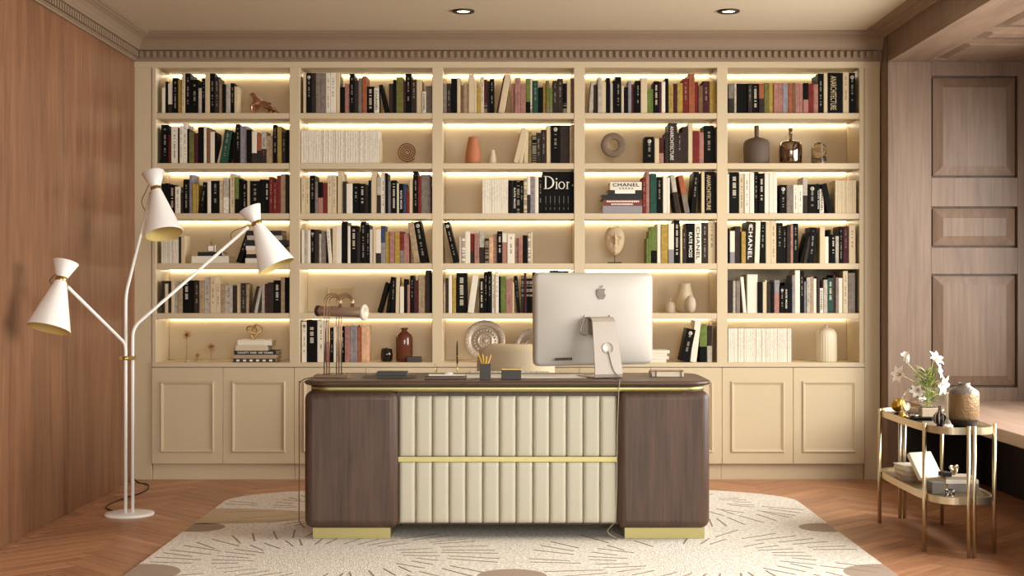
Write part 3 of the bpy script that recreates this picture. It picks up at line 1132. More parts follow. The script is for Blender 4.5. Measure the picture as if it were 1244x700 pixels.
for (px_, py_), (hb, e, tp, rg, rm) in zip(poles, ends):
    arm = MB().tube(bend([(px_, py_, .012), (px_, py_, hb), e], .05, 8), .009, 12).build('arm', WHITEE, fl_)
    axis = (rm - tp).normalized()
    # shade built along its axis from the narrow top rim to the wide lower rim
    Lr = (rg - tp).dot(axis); Lt = (rm - tp).length
    M = Matrix.Translation(tp) @ axis.to_track_quat('Z', 'Y').to_matrix().to_4x4()
    r0, r1, r2 = .064, .0255, .106
    sh = MB().lathe([(r0 - .002, .0), (r0, .001), (r1 + .006, Lr * .8), (r1, Lr), (r1 + .006, Lr + .02), (r2, Lt - .002), (r2 - .0015, Lt)], 48, M, cap=False).build('shade', WHITEE, fl_)
    MB().lathe([(r2 - .0015, Lt), (r2 - .004, Lt - .002), (r1 + .004, Lr + .022), (0, Lr + .02)], 48, M, cap=False).build('shade_lining', LINING, sh)
    MB().lathe([(0, .016), (r0 - .018, .015), (r0 - .002, 0)], 32, M, cap=False).build('top_cap', WHITEE, sh)
    MB().lathe([(r1 + .001, Lr - .012), (r1 + .004, Lr - .010), (r1 + .004, Lr + .010), (r1 + .003, Lr + .012)], 32, M, cap=False).build('brass_ring', BRASS, sh)
    # joint and little cable between the arm and the shade
    MB().tube([e, rg], .005, 8).ball(e, .011).build('brass_joint', BRASS, arm)
    back = (e - Vector((px_, py_, hb))).normalized()
    MB().tube(smooth_curve([rg + (tp - rg) * .35 + Vector((-.03, 0, 0)), rg + Vector((-.05, -.01, -.01)), e - back * .08 + Vector((-.035, 0, .02)), e - back * .13], 6), .0022, 6).build('flex', mat('brown_flex', '#5a4630', .5), arm)
MB().lathe([(.0, -.006), (.016, -.006), (.018, -.004), (.018, .014), (0, .016)], 20, Matrix.Translation((.019, -.002, CZ - (436 - 350) / 222.6))).lathe([(.0, -.006), (.016, -.006), (.018, -.004), (.018, .014), (0, .016)], 20, Matrix.Translation((-.017, -.012, CZ - (436 - 350) / 222.6))).box(-.05, .038, -.022, -.012, CZ - (436 - 350) / 222.6 - .004, CZ - (436 - 350) / 222.6 + .014).build('clamp', BRASS, fl_)
cord('power_cord', [P(148, 621, 7.74), (-2.21, 7.76, .004), (-2.28, 7.86, .004), (-2.30, 8.0, .004), (-2.28, 8.2, .004), (-2.24, 8.42, .004), (-2.24, 8.6, .004), (-2.29, 8.8, .004), (-2.38, 8.9, .004), (-2.425, 8.93, .04)], .004, BLACKM,
     'dark cord curling over the floor behind the floor lamp', fl_)

# ================================================================== SIDE TABLE
TX, TY = 2.097, 6.975
tb = thing('side_table', 'long oval brass console table with mirror top and lower shelf', 'table', (TX, TY, 0))


def oval(hx, hy, n=96, e=4.2):
    out = []
    for k in range(n):
        t = 2 * PI * k / n
        c, s = math.cos(t), math.sin(t)
        out.append((hx * math.copysign(abs(c) ** (2 / e), c), hy * math.copysign(abs(s) ** (2 / e), s)))
    return out


def rim(hx, hy, z0, z1, t=.008):
    A, B = oval(hx, hy), oval(hx - t, hy - t)
    mb = MB()
    rows = [[(p[0], p[1], z0) for p in B], [(p[0], p[1], z0) for p in A], [(p[0], p[1], z1) for p in A], [(p[0], p[1], z1) for p in B], [(p[0], p[1], z0) for p in B]]
    mb.grid(rows, closed_u=True, smooth=False)
    bmesh.ops.recalc_face_normals(mb.bm, faces=mb.bm.faces)
    return mb


SMOKE = mat('smoked_mirror', '#5b5148', .06, .9, noise=.04)
rim(.163, .545, .565, .598).build('top_rim', GOLD, tb)
MB().prism(oval(.156, .538), 'Z', .572, .588).build('mirror_top', SMOKE, tb)
rim(.163, .545, .243, .276).build('shelf_rim', GOLD, tb)
MB().prism(oval(.156, .538), 'Z', .246, .262).build('lower_shelf', mat('bronze_shelf', '#8a7350', .28, .8, noise=.05), tb)
for lx, ly, dbl in ((-.161, .395, 0), (-.161, -.405, 0), (.159, -.43, 0), (.152, .345, 0), (.011, -.555, 1), (.003, .555, 1)):
    if dbl:
        MB().tube([(lx - .0125, ly, 0), (lx - .0125, ly, .605)], .0095, 12).tube([(lx + .0125, ly, 0), (lx + .0125, ly, .605)], .0095, 12).build('leg', GOLD, tb)
    else:
        MB().tube([(lx, ly, 0), (lx, ly, .605)], .0098, 12).build('leg', GOLD, tb)

TT, TS = .5885, .2625          # standing heights on the table top and its lower shelf


def onto(px, Y):
    return (px - 622) / (F / Y)


# gold shell ball and small gold piece
gb = MB().ball((0, 0, .036), .036, u=20, v=12)
for v in gb.bm.verts:
    a = math.atan2(v.co.y, v.co.x)
    s_ = 1 + .07 * math.cos(9 * a) * (1 - abs(v.co.z - .036) / .04)
    v.co.x *= s_; v.co.y *= s_
gb = gb.build('gold_shell', mat('gold_leaf', '#c39a45', .3, .9, noise=.15), None, (onto(1091, 7.36), 7.36, TT))
tag(gb, 'ribbed gold shell ball at the far end of the side table', 'ornament')
gp_ = MB().lathe([(0, 0), (.018, 0), (.02, .01), (.012, .022), (.004, .03), (0, .031)], 20).build('gold_cone', mat('gold_leaf', '#c39a45', .3, .9), None, (onto(1096, 7.02), 7.02, TT))
tag(gp_, 'tiny gold cone on the mirror top below the gold shell', 'ornament')
GLASS = mat('clear_glass', '#fbf6ee', .02, noise=.0, trans=1.0, ior=1.45)
gv = MB().lathe([(0, .001), (.03, .001), (.055, .02), (.066, .055), (.062, .09), (.045, .118), (.04, .125), (.043, .130), (.041, .130), (.038, .125), (.043, .117), (.060, .089), (.064, .055), (.053, .022), (.029, .004), (0, .004)], 32, cap=False).build('globe_vase', GLASS, None, (onto(1111, 7.22), 7.22, TT))
tag(gv, 'clear glass globe vase behind the potted lilies', 'vase')
tray = thing('black_tray', 'small black tray with silver trinkets on the side table', 'tray', (onto(1117, 6.99), 6.99, TT))
MB().box(-.065, .05, -.05, .09, .0003, .008, .002).build('tray_body', mat('black_lacquer', '#14110f', .15, noise=.02), tray)
MB().lathe([(.018, .008), (.03, .02), (.028, .022), (.016, .012)], 24, Matrix.Translation((-.035, -.015, 0)), cap=False).ball((-.035, -.02, .018), .014, .018, .008).build('trinket_dish', mat('polished_silver', '#c9c2b8', .1, 1.0), tray)
# potted lilies
pot = thing('lily_pot', 'white lilies growing from a square beige planter on the side table', 'potted plant', (onto(1128, 7.0), 7.0, TT + .0085))
MB().box(-.043, .043, -.033, .033, 0, .045, .003).build('planter', mat('beige_stone', '#b9a58f', .7, noise=.08, bump=.2), pot)
MB().box(-.038, .038, -.028, .028, .042, .0465).build('soil', mat('dark_soil', '#33281f', .9, noise=.3), pot)
LEAF = mat('lily_leaf_green', '#8f9a55', .5, noise=.2, nscale=40)
STEM = mat('lily_stem_green', '#a8ab6c', .5, noise=.1)
PETAL = mat('lily_petal_white', '#f3efe4', .5, noise=.03)
ANTH = mat('lily_anther', '#b5722e', .6)
k = 1 / 242.8
fz = lambda py: CZ - (py - 350) * k - TT - .0085
fx_ = lambda px: (px - 1128) * k
flowers = [(1101, 441, -.4, 1.0, -.02, .066), (1095.5, 456, -.9, .25, -.01, .054), (1131, 439, .35, .5, -.03, .052), (1134, 465, .5, -.15, -.06, .062), (1112, 471, -.3, -.3, -.05, .048), (1137, 452, .9, .2, .02, .046)]


def leaf_mesh(mb, base, tip, side, w, n=6):
    base, tip = Vector(base), Vector(tip)
    mid = (base + tip) / 2 + Vector((0, 0, (tip - base).length * .18))
    rows = []
    for i in range(n + 1):
        t = i / n
        p = base * (1 - t) ** 2 + mid * 2 * t * (1 - t) + tip * t * t
        ww = w * math.sin(PI * min(1, .06 + t * .94)) ** .8
        rows.append([p - side * ww, p + Vector((0, 0, ww * .35)), p + side * ww])
    mb.grid(rows)


rnd = random.Random(11)
for i, (px_, py_, dx_, dz_, dy_, sz) in enumerate(flowers):
    head = Vector((fx_(px_), dy_, fz(py_)))
    base = Vector((rnd.uniform(-.02, .02), rnd.uniform(-.015, .015), .044))
    mid = base * .45 + head * .55 + Vector((-(head.x) * .25, 0, .01))
    pts = smooth_curve([base, mid, head], 8)
    MB().tube(pts, .0022, 6).build('stem', STEM, pot)
    fdir = Vector((dx_, -.55, dz_)).normalized()
    M = Matrix.Translation(head) @ fdir.to_track_quat('Z', 'Y').to_matrix().to_4x4()
    fw = MB()
    fw.tube([(0, 0, -.004), (0, 0, sz * .5)], [.003, .001], 6)
    for v in fw.bm.verts: pass
    bmesh.ops.transform(fw.bm, matrix=M, verts=fw.bm.verts)
    fo = fw.build('flower', STEM, pot)
    opening = .95 if i else .35
    for p_ in range(6):
        a = 2 * PI * p_ / 6
        mbp = MB()
        rows = []
        for j in range(7):
            t = j / 6
            rr_ = sz * opening * (.12 * t + .85 * t ** 1.8)
            zz_ = sz * (1.05 * t - .45 * t ** 3 * opening)
            ww = sz * .26 * math.sin(PI * min(1, .08 + t * .92)) ** .7
            c_, s_ = math.cos(a), math.sin(a)
            rows.append([(rr_ * c_ - w_ * s_, rr_ * s_ + w_ * c_, zz_ + abs(w_) * .25) for w_ in (-ww, 0, ww)])
        mbp.grid(rows)
        bmesh.ops.transform(mbp.bm, matrix=M, verts=mbp.bm.verts)
        mbp.build('petal', PETAL, fo)
    mbs = MB()
    for p_ in range(5):
        a = 2 * PI * p_ / 5 + .3
        mbs.tube([(0, 0, sz * .2), (math.cos(a) * sz * .22, math.sin(a) * sz * .22, sz * .72)], [.0006, .0012], 5)
    bmesh.ops.transform(mbs.bm, matrix=M, verts=mbs.bm.verts)
    mbs.build('stamens', ANTH, fo)
for i in range(90):
    h_ = rnd.uniform(.02, .23)
    a = rnd.uniform(0, 2 * PI)
    ang = a
    spread = rnd.uniform(.025, .075)
    b_ = Vector((math.cos(a) * .014 + rnd.uniform(-.012, .012), math.sin(a) * .012, .045 + h_ * .75))
    tpp = b_ + Vector((math.cos(a) * spread - .012, math.sin(a) * spread * .8, rnd.uniform(-.01, .05)))
    side = Vector((-math.sin(a), math.cos(a), 0))
    mbl = MB(); leaf_mesh(mbl, b_, tpp, side, rnd.uniform(.006, .011))
    mbl.build('leaf', LEAF, pot)
# striped bud vase
STRIPE, nt, b = nodes_of('striped_glaze')
N, L = nt.nodes, nt.links
tc = N.new('ShaderNodeTexCoord'); sp_ = N.new('ShaderNodeSeparateXYZ'); L.new(tc.outputs['Object'], sp_.inputs[0])
at = N.new('ShaderNodeMath'); at.operation = 'ARCTAN2'; L.new(sp_.outputs['Y'], at.inputs[0]); L.new(sp_.outputs['X'], at.inputs[1])
mu = N.new('ShaderNodeMath'); mu.operation = 'MULTIPLY'; mu.inputs[1].default_value = 9.0; L.new(at.outputs[0], mu.inputs[0])
si = N.new('ShaderNodeMath'); si.operation = 'SINE'; L.new(mu.outputs[0], si.inputs[0])
rp = N.new('ShaderNodeValToRGB'); rp.color_ramp.interpolation = 'CONSTANT'
rp.color_ramp.elements[0].color = lin('#1e1816'); rp.color_ramp.elements[1].color = lin('#d8ccbb'); rp.color_ramp.elements[1].position = .75
L.new(si.outputs[0], rp.inputs['Fac']); L.new(rp.outputs['Color'], b.inputs['Base Color']); b.inputs['Roughness'].default_value = .3
sv = MB().lathe([(0, 0), (.012, 0), (.024, .01), (.031, .027), (.029, .045), (.018, .058), (.009, .064), (.007, .082), (.010, .09), (.008, .09), (.005, .082), (.006, .066), (0, .06)], 36, cap=False).build('bud_vase', STRIPE, None, (onto(1141.5, 6.66), 6.66, TT))
tag(sv, 'round black and white striped bud vase in front of the lilies', 'vase')
cd = MB().lathe([(0, 0), (.02, 0), (.021, .003), (.021, .12), (.018, .125), (0, .122)], 28).build('pillar_candle', mat('ivory_wax', '#efe4d2', .5, noise=.02), None, (onto(1153, 7.03), 7.03, TT))
tag(cd, 'ivory pillar candle behind the large bronze vase', 'candle')
BIGV, nt, b = nodes_of('hammered_bronze_vase')
N, L = nt.nodes, nt.links
tc = N.new('ShaderNodeTexCoord'); sp_ = N.new('ShaderNodeSeparateXYZ'); L.new(tc.outputs['Object'], sp_.inputs[0])
rp = N.new('ShaderNodeValToRGB'); rp.color_ramp.interpolation = 'CONSTANT'
rp.color_ramp.elements[0].color = lin('#3c3631'); rp.color_ramp.elements[1].color = lin('#836644'); rp.color_ramp.elements[1].position = .033 * 4
e2 = rp.color_ramp.elements.new(.152 * 4); e2.color = lin('#6b6159')
m4 = N.new('ShaderNodeMath'); m4.operation = 'MULTIPLY'; m4.inputs[1].default_value = 4; L.new(sp_.outputs['Z'], m4.inputs[0])
L.new(m4.outputs[0], rp.inputs['Fac']); L.new(rp.outputs['Color'], b.inputs['Base Color'])
b.inputs['Roughness'].default_value = .38; b.inputs['Metallic'].default_value = .3
vo = N.new('ShaderNodeTexVoronoi'); vo.inputs['Scale'].default_value = 95; L.new(tc.outputs['Object'], vo.inputs['Vector'])
bp = N.new('ShaderNodeBump'); bp.inputs['Strength'].default_value = .45; bp.inputs['Distance'].default_value = .003
L.new(vo.outputs['Distance'], bp.inputs['Height']); L.new(bp.outputs['Normal'], b.inputs['Normal'])
bv = MB().lathe([(0, 0), (.05, 0), (.056, .006), (.068, .032), (.0705, .05), (.0705, .15), (.066, .165), (.045, .180), (.032, .187), (.027, .196), (.029, .203), (.025, .203), (.022, .194), (0, .18)], 44, cap=False).build('bronze_vase', BIGV, None, (onto(1171, 6.62), 6.62, TT))
tag(bv, 'large dimpled bronze vase with grey shoulders on the side table', 'vase')
wf = thing('porcelain_blossom', 'small white porcelain blossom at the foot of the bronze vase', 'ornament', (onto(1152, 6.5), 6.5, TT))
for p_ in range(6):
    a = 2 * PI * p_ / 6
    MB().ball((math.cos(a) * .013, math.sin(a) * .013, .009), .010, .010, .008, 10, 6).build('petal', PAPER, wf)

# lower shelf
wbk = thing('cream_book', 'cream hardback propped at a slant on the lower shelf', 'book', (onto(1131, 6.98), 6.98, TS))
M = Matrix.Rotation(math.radians(24), 4, 'Z') @ Matrix.Rotation(math.radians(-38), 4, 'X')
mb = MB(); mb.box(-.07, .07, -.012, .012, 0, .15, .002); bmesh.ops.transform(mb.bm, matrix=Matrix.Translation((0, 0, .026)) @ M, verts=mb.bm.verts); mb.build('cover', mat('cream_cloth', '#ded3c0', .7, noise=.04), wbk)
for i, (z0, z1, w, lab, c_) in enumerate(((0, .026, .052, 'beige book at the bottom of the small stack on the lower shelf', '#a08a72'), (.0262, .05, .05, 'tan book in the middle of the small stack on the lower shelf', '#b8a48a'), (.0502, .075, .047, 'white book on top of the small stack on the lower shelf', '#d9cdba'))):
    b_ = thing('shelf_book', lab, 'book', (onto(1106, 7.12), 7.16, TS), .12 * i - .1, group='small stack at the far end of the lower shelf')
    MB().box(-w, w, -.08, .08, z0 + .0003, z0 + .003).box(-w, w, -.08, .08, z1 - .003, z1).box(-w, w, -.081, -.077, z0 + .0003, z1).build('cover', mat('cloth_' + c_[1:], c_, .7), b_)
    MB().box(-w + .003, w - .003, -.077, .076, z0 + .003, z1 - .003).build('pages', PAGES, b_)
dbx = MB().box(-.03, .03, -.045, .045, 0, .055, .002).build('grey_box', mat('grey_card', '#6a625c', .6), None, (onto(1138, 6.66), 6.68, TS))
tag(dbx, 'small dark grey box beside the cream slanted book', 'box')
for i, (z0, z1, w, d_, lab, c_, rz) in enumerate(((0, .038, .075, .075, 'grey book at the bottom of the stack below the gold knot', '#7c736c', .05), (.0383, .056, .078, .07, 'white book in the middle of the stack below the gold knot', '#d8cec0', .0), (.0563, .07, .068, .06, 'taupe book on top of the stack below the gold knot', '#a69481', -.1))):
    b_ = thing('shelf_book', lab, 'book', (onto(1165, 6.76), 6.78, TS), rz, group='stack under the gold knot')
    MB().box(-w, w, -d_, d_, z0 + .0003, z0 + .003).box(-w, w, -d_, d_, z1 - .003, z1).box(-w, w, -d_ - .001, -d_ + .003, z0 + .0003, z1).build('cover', mat('cloth_' + c_[1:], c_, .7), b_)
    MB().box(-w + .003, w - .003, -d_ + .003, d_ - .003, z0 + .003, z1 - .003).build('pages', PAGES, b_)
blk = MB().box(-.022, .022, -.028, .028, 0, .022, .002).build('black_case', BLACKM, None, (onto(1148, 6.74), 6.74, TS + .0705), (0, 0, .2))
tag(blk, 'small black case lying on the book stack', 'case')


def knot(name, r, tube_r, loc, label, m=None, n=90):
    pts = []
    for k_ in range(n):
        t = 2 * PI * k_ / n
        pts.append((r * (math.sin(t) + 2 * math.sin(2 * t)) / 3, r * (math.cos(t) - 2 * math.cos(2 * t)) / 3, -r * math.sin(3 * t) / 2.4))
    mb = MB().tube(pts, tube_r, 8, closed=True)
    bmesh.ops.transform(mb.bm, matrix=Matrix.Rotation(PI / 2.4, 4, 'X'), verts=mb.bm.verts)
    zmin = min(v.co.z for v in mb.bm.verts)
    bmesh.ops.translate(mb.bm, vec=(0, 0, -zmin), verts=mb.bm.verts)
    return tag(mb.build(name, m or GOLD, None, loc), label, 'ornament')


knot('gold_knot', .021, .006, (onto(1159, 6.80), 6.80, TS + .0705), 'little gold knot on the book stack of the side table')
gl = MB().lathe([(0, 0), (.02, 0), (.0225, .003), (.0225, .032), (.0205, .032), (.0205, .006), (0, .006)], 24, cap=False).build('shot_glass', GLASS, None, (onto(1149.5, 6.62), 6.56, TS))
tag(gl, 'little glass tumbler at the front of the lower shelf', 'glass')

# ================================================================== BOOKS
HEX = {'K': ('#0d0b09', 'black'), 'W': ('#ddd3c2', 'white'), 'C': ('#cbb898', 'cream'), 'B': ('#a48c70', 'tan'), 'G': ('#7d7268', 'grey'), 'D': ('#352c27', 'dark brown'),
       'S': ('#b0a698', 'light grey'), 'R': ('#722b26', 'red'), 'P': ('#a27368', 'pink'), 'O': ('#9a583b', 'orange'), 'Y': ('#a88b46', 'mustard'), 'E': ('#67753c', 'green'),
       'T': ('#2b4a40', 'dark green'), 'U': ('#3a4560', 'blue'), 'M': ('#482426', 'maroon'), 'V': ('#8a8488', 'lilac grey'), 'L': ('#6b6838', 'olive'), 'N': ('#765740', 'brown'), 'H': ('#d3a585', 'peach')}


def bookmat(col, ink, col2, frac):
    key = 'cover_%s_%s_%s_%s' % (col, ink, col2, frac)
    if key in MATS:
        return MATS[key]
    m, nt, b = nodes_of(key)
    N, L = nt.nodes, nt.links

    def math_(op, a, b_=None):
        n = N.new('ShaderNodeMath'); n.operation = op
        for i, v in enumerate((a, b_)):
            if v is None: continue
            if isinstance(v, (int, float)): n.inputs[i].default_value = v
            else: L.new(v, n.inputs[i])
        return n.outputs[0]

    def mixc(f, a, c):
        n = N.new('ShaderNodeMixRGB')
        L.new(f, n.inputs['Fac'])
        for nm, v in (('Color1', a), ('Color2', c)):
            if isinstance(v, tuple): n.inputs[nm].default_value = v
            else: L.new(v, n.inputs[nm])
        return n.outputs['Color']
    tc = N.new('ShaderNodeTexCoord')
    g = N.new('ShaderNodeSeparateXYZ'); L.new(tc.outputs['Generated'], g.inputs[0])
    ob = N.new('ShaderNodeSeparateXYZ'); L.new(tc.outputs['Object'], ob.inputs[0])
    nr = N.new('ShaderNodeSeparateXYZ'); L.new(tc.outputs['Normal'], nr.inputs[0])
    inf = N.new('ShaderNodeObjectInfo')
    out = lin(HEX[col][0])
    front = math_('LESS_THAN', nr.outputs['Y'], -.5)
    if col2:
        f = math_('LESS_THAN', g.outputs['Z'], frac)
        out = mixc(f, out, lin(HEX[col2][0]))
    if ink:
        cell = .0095 if ink == 'L' else .0072
        half = .17 if ink == 'L' else .12
        shift = math_('MULTIPLY', inf.outputs['Random'], 40.0)
        zz = math_('ADD', math_('DIVIDE', ob.outputs['Z'], cell), shift)
        fr = math_('FRACT', zz)
        fl0 = math_('FLOOR', zz)
        wn = N.new('ShaderNodeTexWhiteNoise'); wn.noise_dimensions = '1D'
        L.new(fl0, wn.inputs['W'])
        on = math_('MULTIPLY', math_('GREATER_THAN', fr, .30), math_('GREATER_THAN', wn.outputs['Value'], .2 if ink == 'L' else .32))
        inx = math_('LESS_THAN', math_('ABSOLUTE', math_('SUBTRACT', g.outputs['X'], .5)), half)
        lo = math_('MULTIPLY_ADD', inf.outputs['Random'], .28) if False else math_('MULTIPLY', inf.outputs['Random'], .30)
        zin = math_('MULTIPLY', math_('GREATER_THAN', g.outputs['Z'], math_('ADD', lo, .12)), math_('LESS_THAN', g.outputs['Z'], .90))
        msk = math_('MULTIPLY', math_('MULTIPLY', on, inx), math_('MULTIPLY', zin, front))
        out = mixc(msk, out, lin({'l': '#8f8474', 'd': '#7d6f62', 'L': '#c4b8a4', 'm': '#a5988a'}[ink]))
    if col not in 'KWC':
        # printed jacket: soft mottling of the cover colour
        nz = N.new('ShaderNodeTexNoise'); nz.inputs['Scale'].default_value = 45; nz.inputs['Detail'].default_value = 3
        ad = N.new('ShaderNodeVectorMath'); ad.operation = 'ADD'
        L.new(tc.outputs['Object'], ad.inputs[0]); L.new(inf.outputs['Location'], ad.inputs[1])
        L.new(ad.outputs[0], nz.inputs['Vector'])
        hs = N.new('ShaderNodeHueSaturation')
        mr = N.new('ShaderNodeMapRange'); mr.inputs['From Min'].default_value = .35; mr.inputs['From Max'].default_value = .65
        mr.inputs['To Min'].default_value = .80; mr.inputs['To Max'].default_value = 1.12
        L.new(nz.outputs['Fac'], mr.inputs['Value']); L.new(mr.outputs[0], hs.inputs['Value'])
        if isinstance(out, tuple): hs.inputs['Color'].default_value = out
        else: L.new(out, hs.inputs['Color'])
        out = hs.outputs['Color']
    if isinstance(out, tuple):
        nz = N.new('ShaderNodeTexNoise'); nz.inputs['Scale'].default_value = 30
        L.new(tc.outputs['Object'], nz.inputs['Vector'])
        out = mixc(nz.outputs['Fac'], tuple(v * .92 for v in out[:3]) + (1,), tuple(min(1, v * 1.08) for v in out[:3]) + (1,))
    L.new(out, b.inputs['Base Color'])
    b.inputs['Roughness'].default_value = .6
    b.inputs['Specular IOR Level'].default_value = .1
    MATS[key] = m
    return m


def book_shape(mb, w, h, d, M=None):
    """boards, spine and a recessed page block; material 0 cover, 1 pages"""
    t = min(.0028, w * .2)
    mb.mi = 0
    mb.box(-w / 2, -w / 2 + t, .002, d, 0, h, M=M)
    mb.box(w / 2 - t, w / 2, .002, d, 0, h, M=M)
    ch = min(.003, w * .25)
    mb.prism([(-w / 2, .004), (-w / 2, .0015), (-w / 2 + ch, 0), (w / 2 - ch, 0), (w / 2, .0015), (w / 2, .004)], 'Z', 0, h, M=M)
    mb.mi = 1
    mb.box(-w / 2 + t, w / 2 - t, .004, d - .004, .004, h - .004, M=M)
    mb.mi = 0
    return mb


K_ = 1 / 7.318                    # crop pixel -> picture pixel
YS = YB + .016                    # spine plane
SS = F / YS
ROWN = ['top', 'second', 'third', 'fourth', 'fifth', 'bottom']
BAYN = ['leftmost', 'second', 'middle', 'fourth', 'rightmost']
ORD = 'first second third fourth fifth sixth seventh eighth ninth tenth eleventh twelfth thirteenth fourteenth fifteenth sixteenth seventeenth eighteenth nineteenth twentieth'.split()
ORD += ['twenty-' + s for s in ORD[:9]] + ['thirtieth'] + ['thirty-' + s for s in ORD[:9]]
INKN = {'l': ' with pale lettering', 'L': ' with large pale letters', 'd': ' with dark lettering', None: ''}

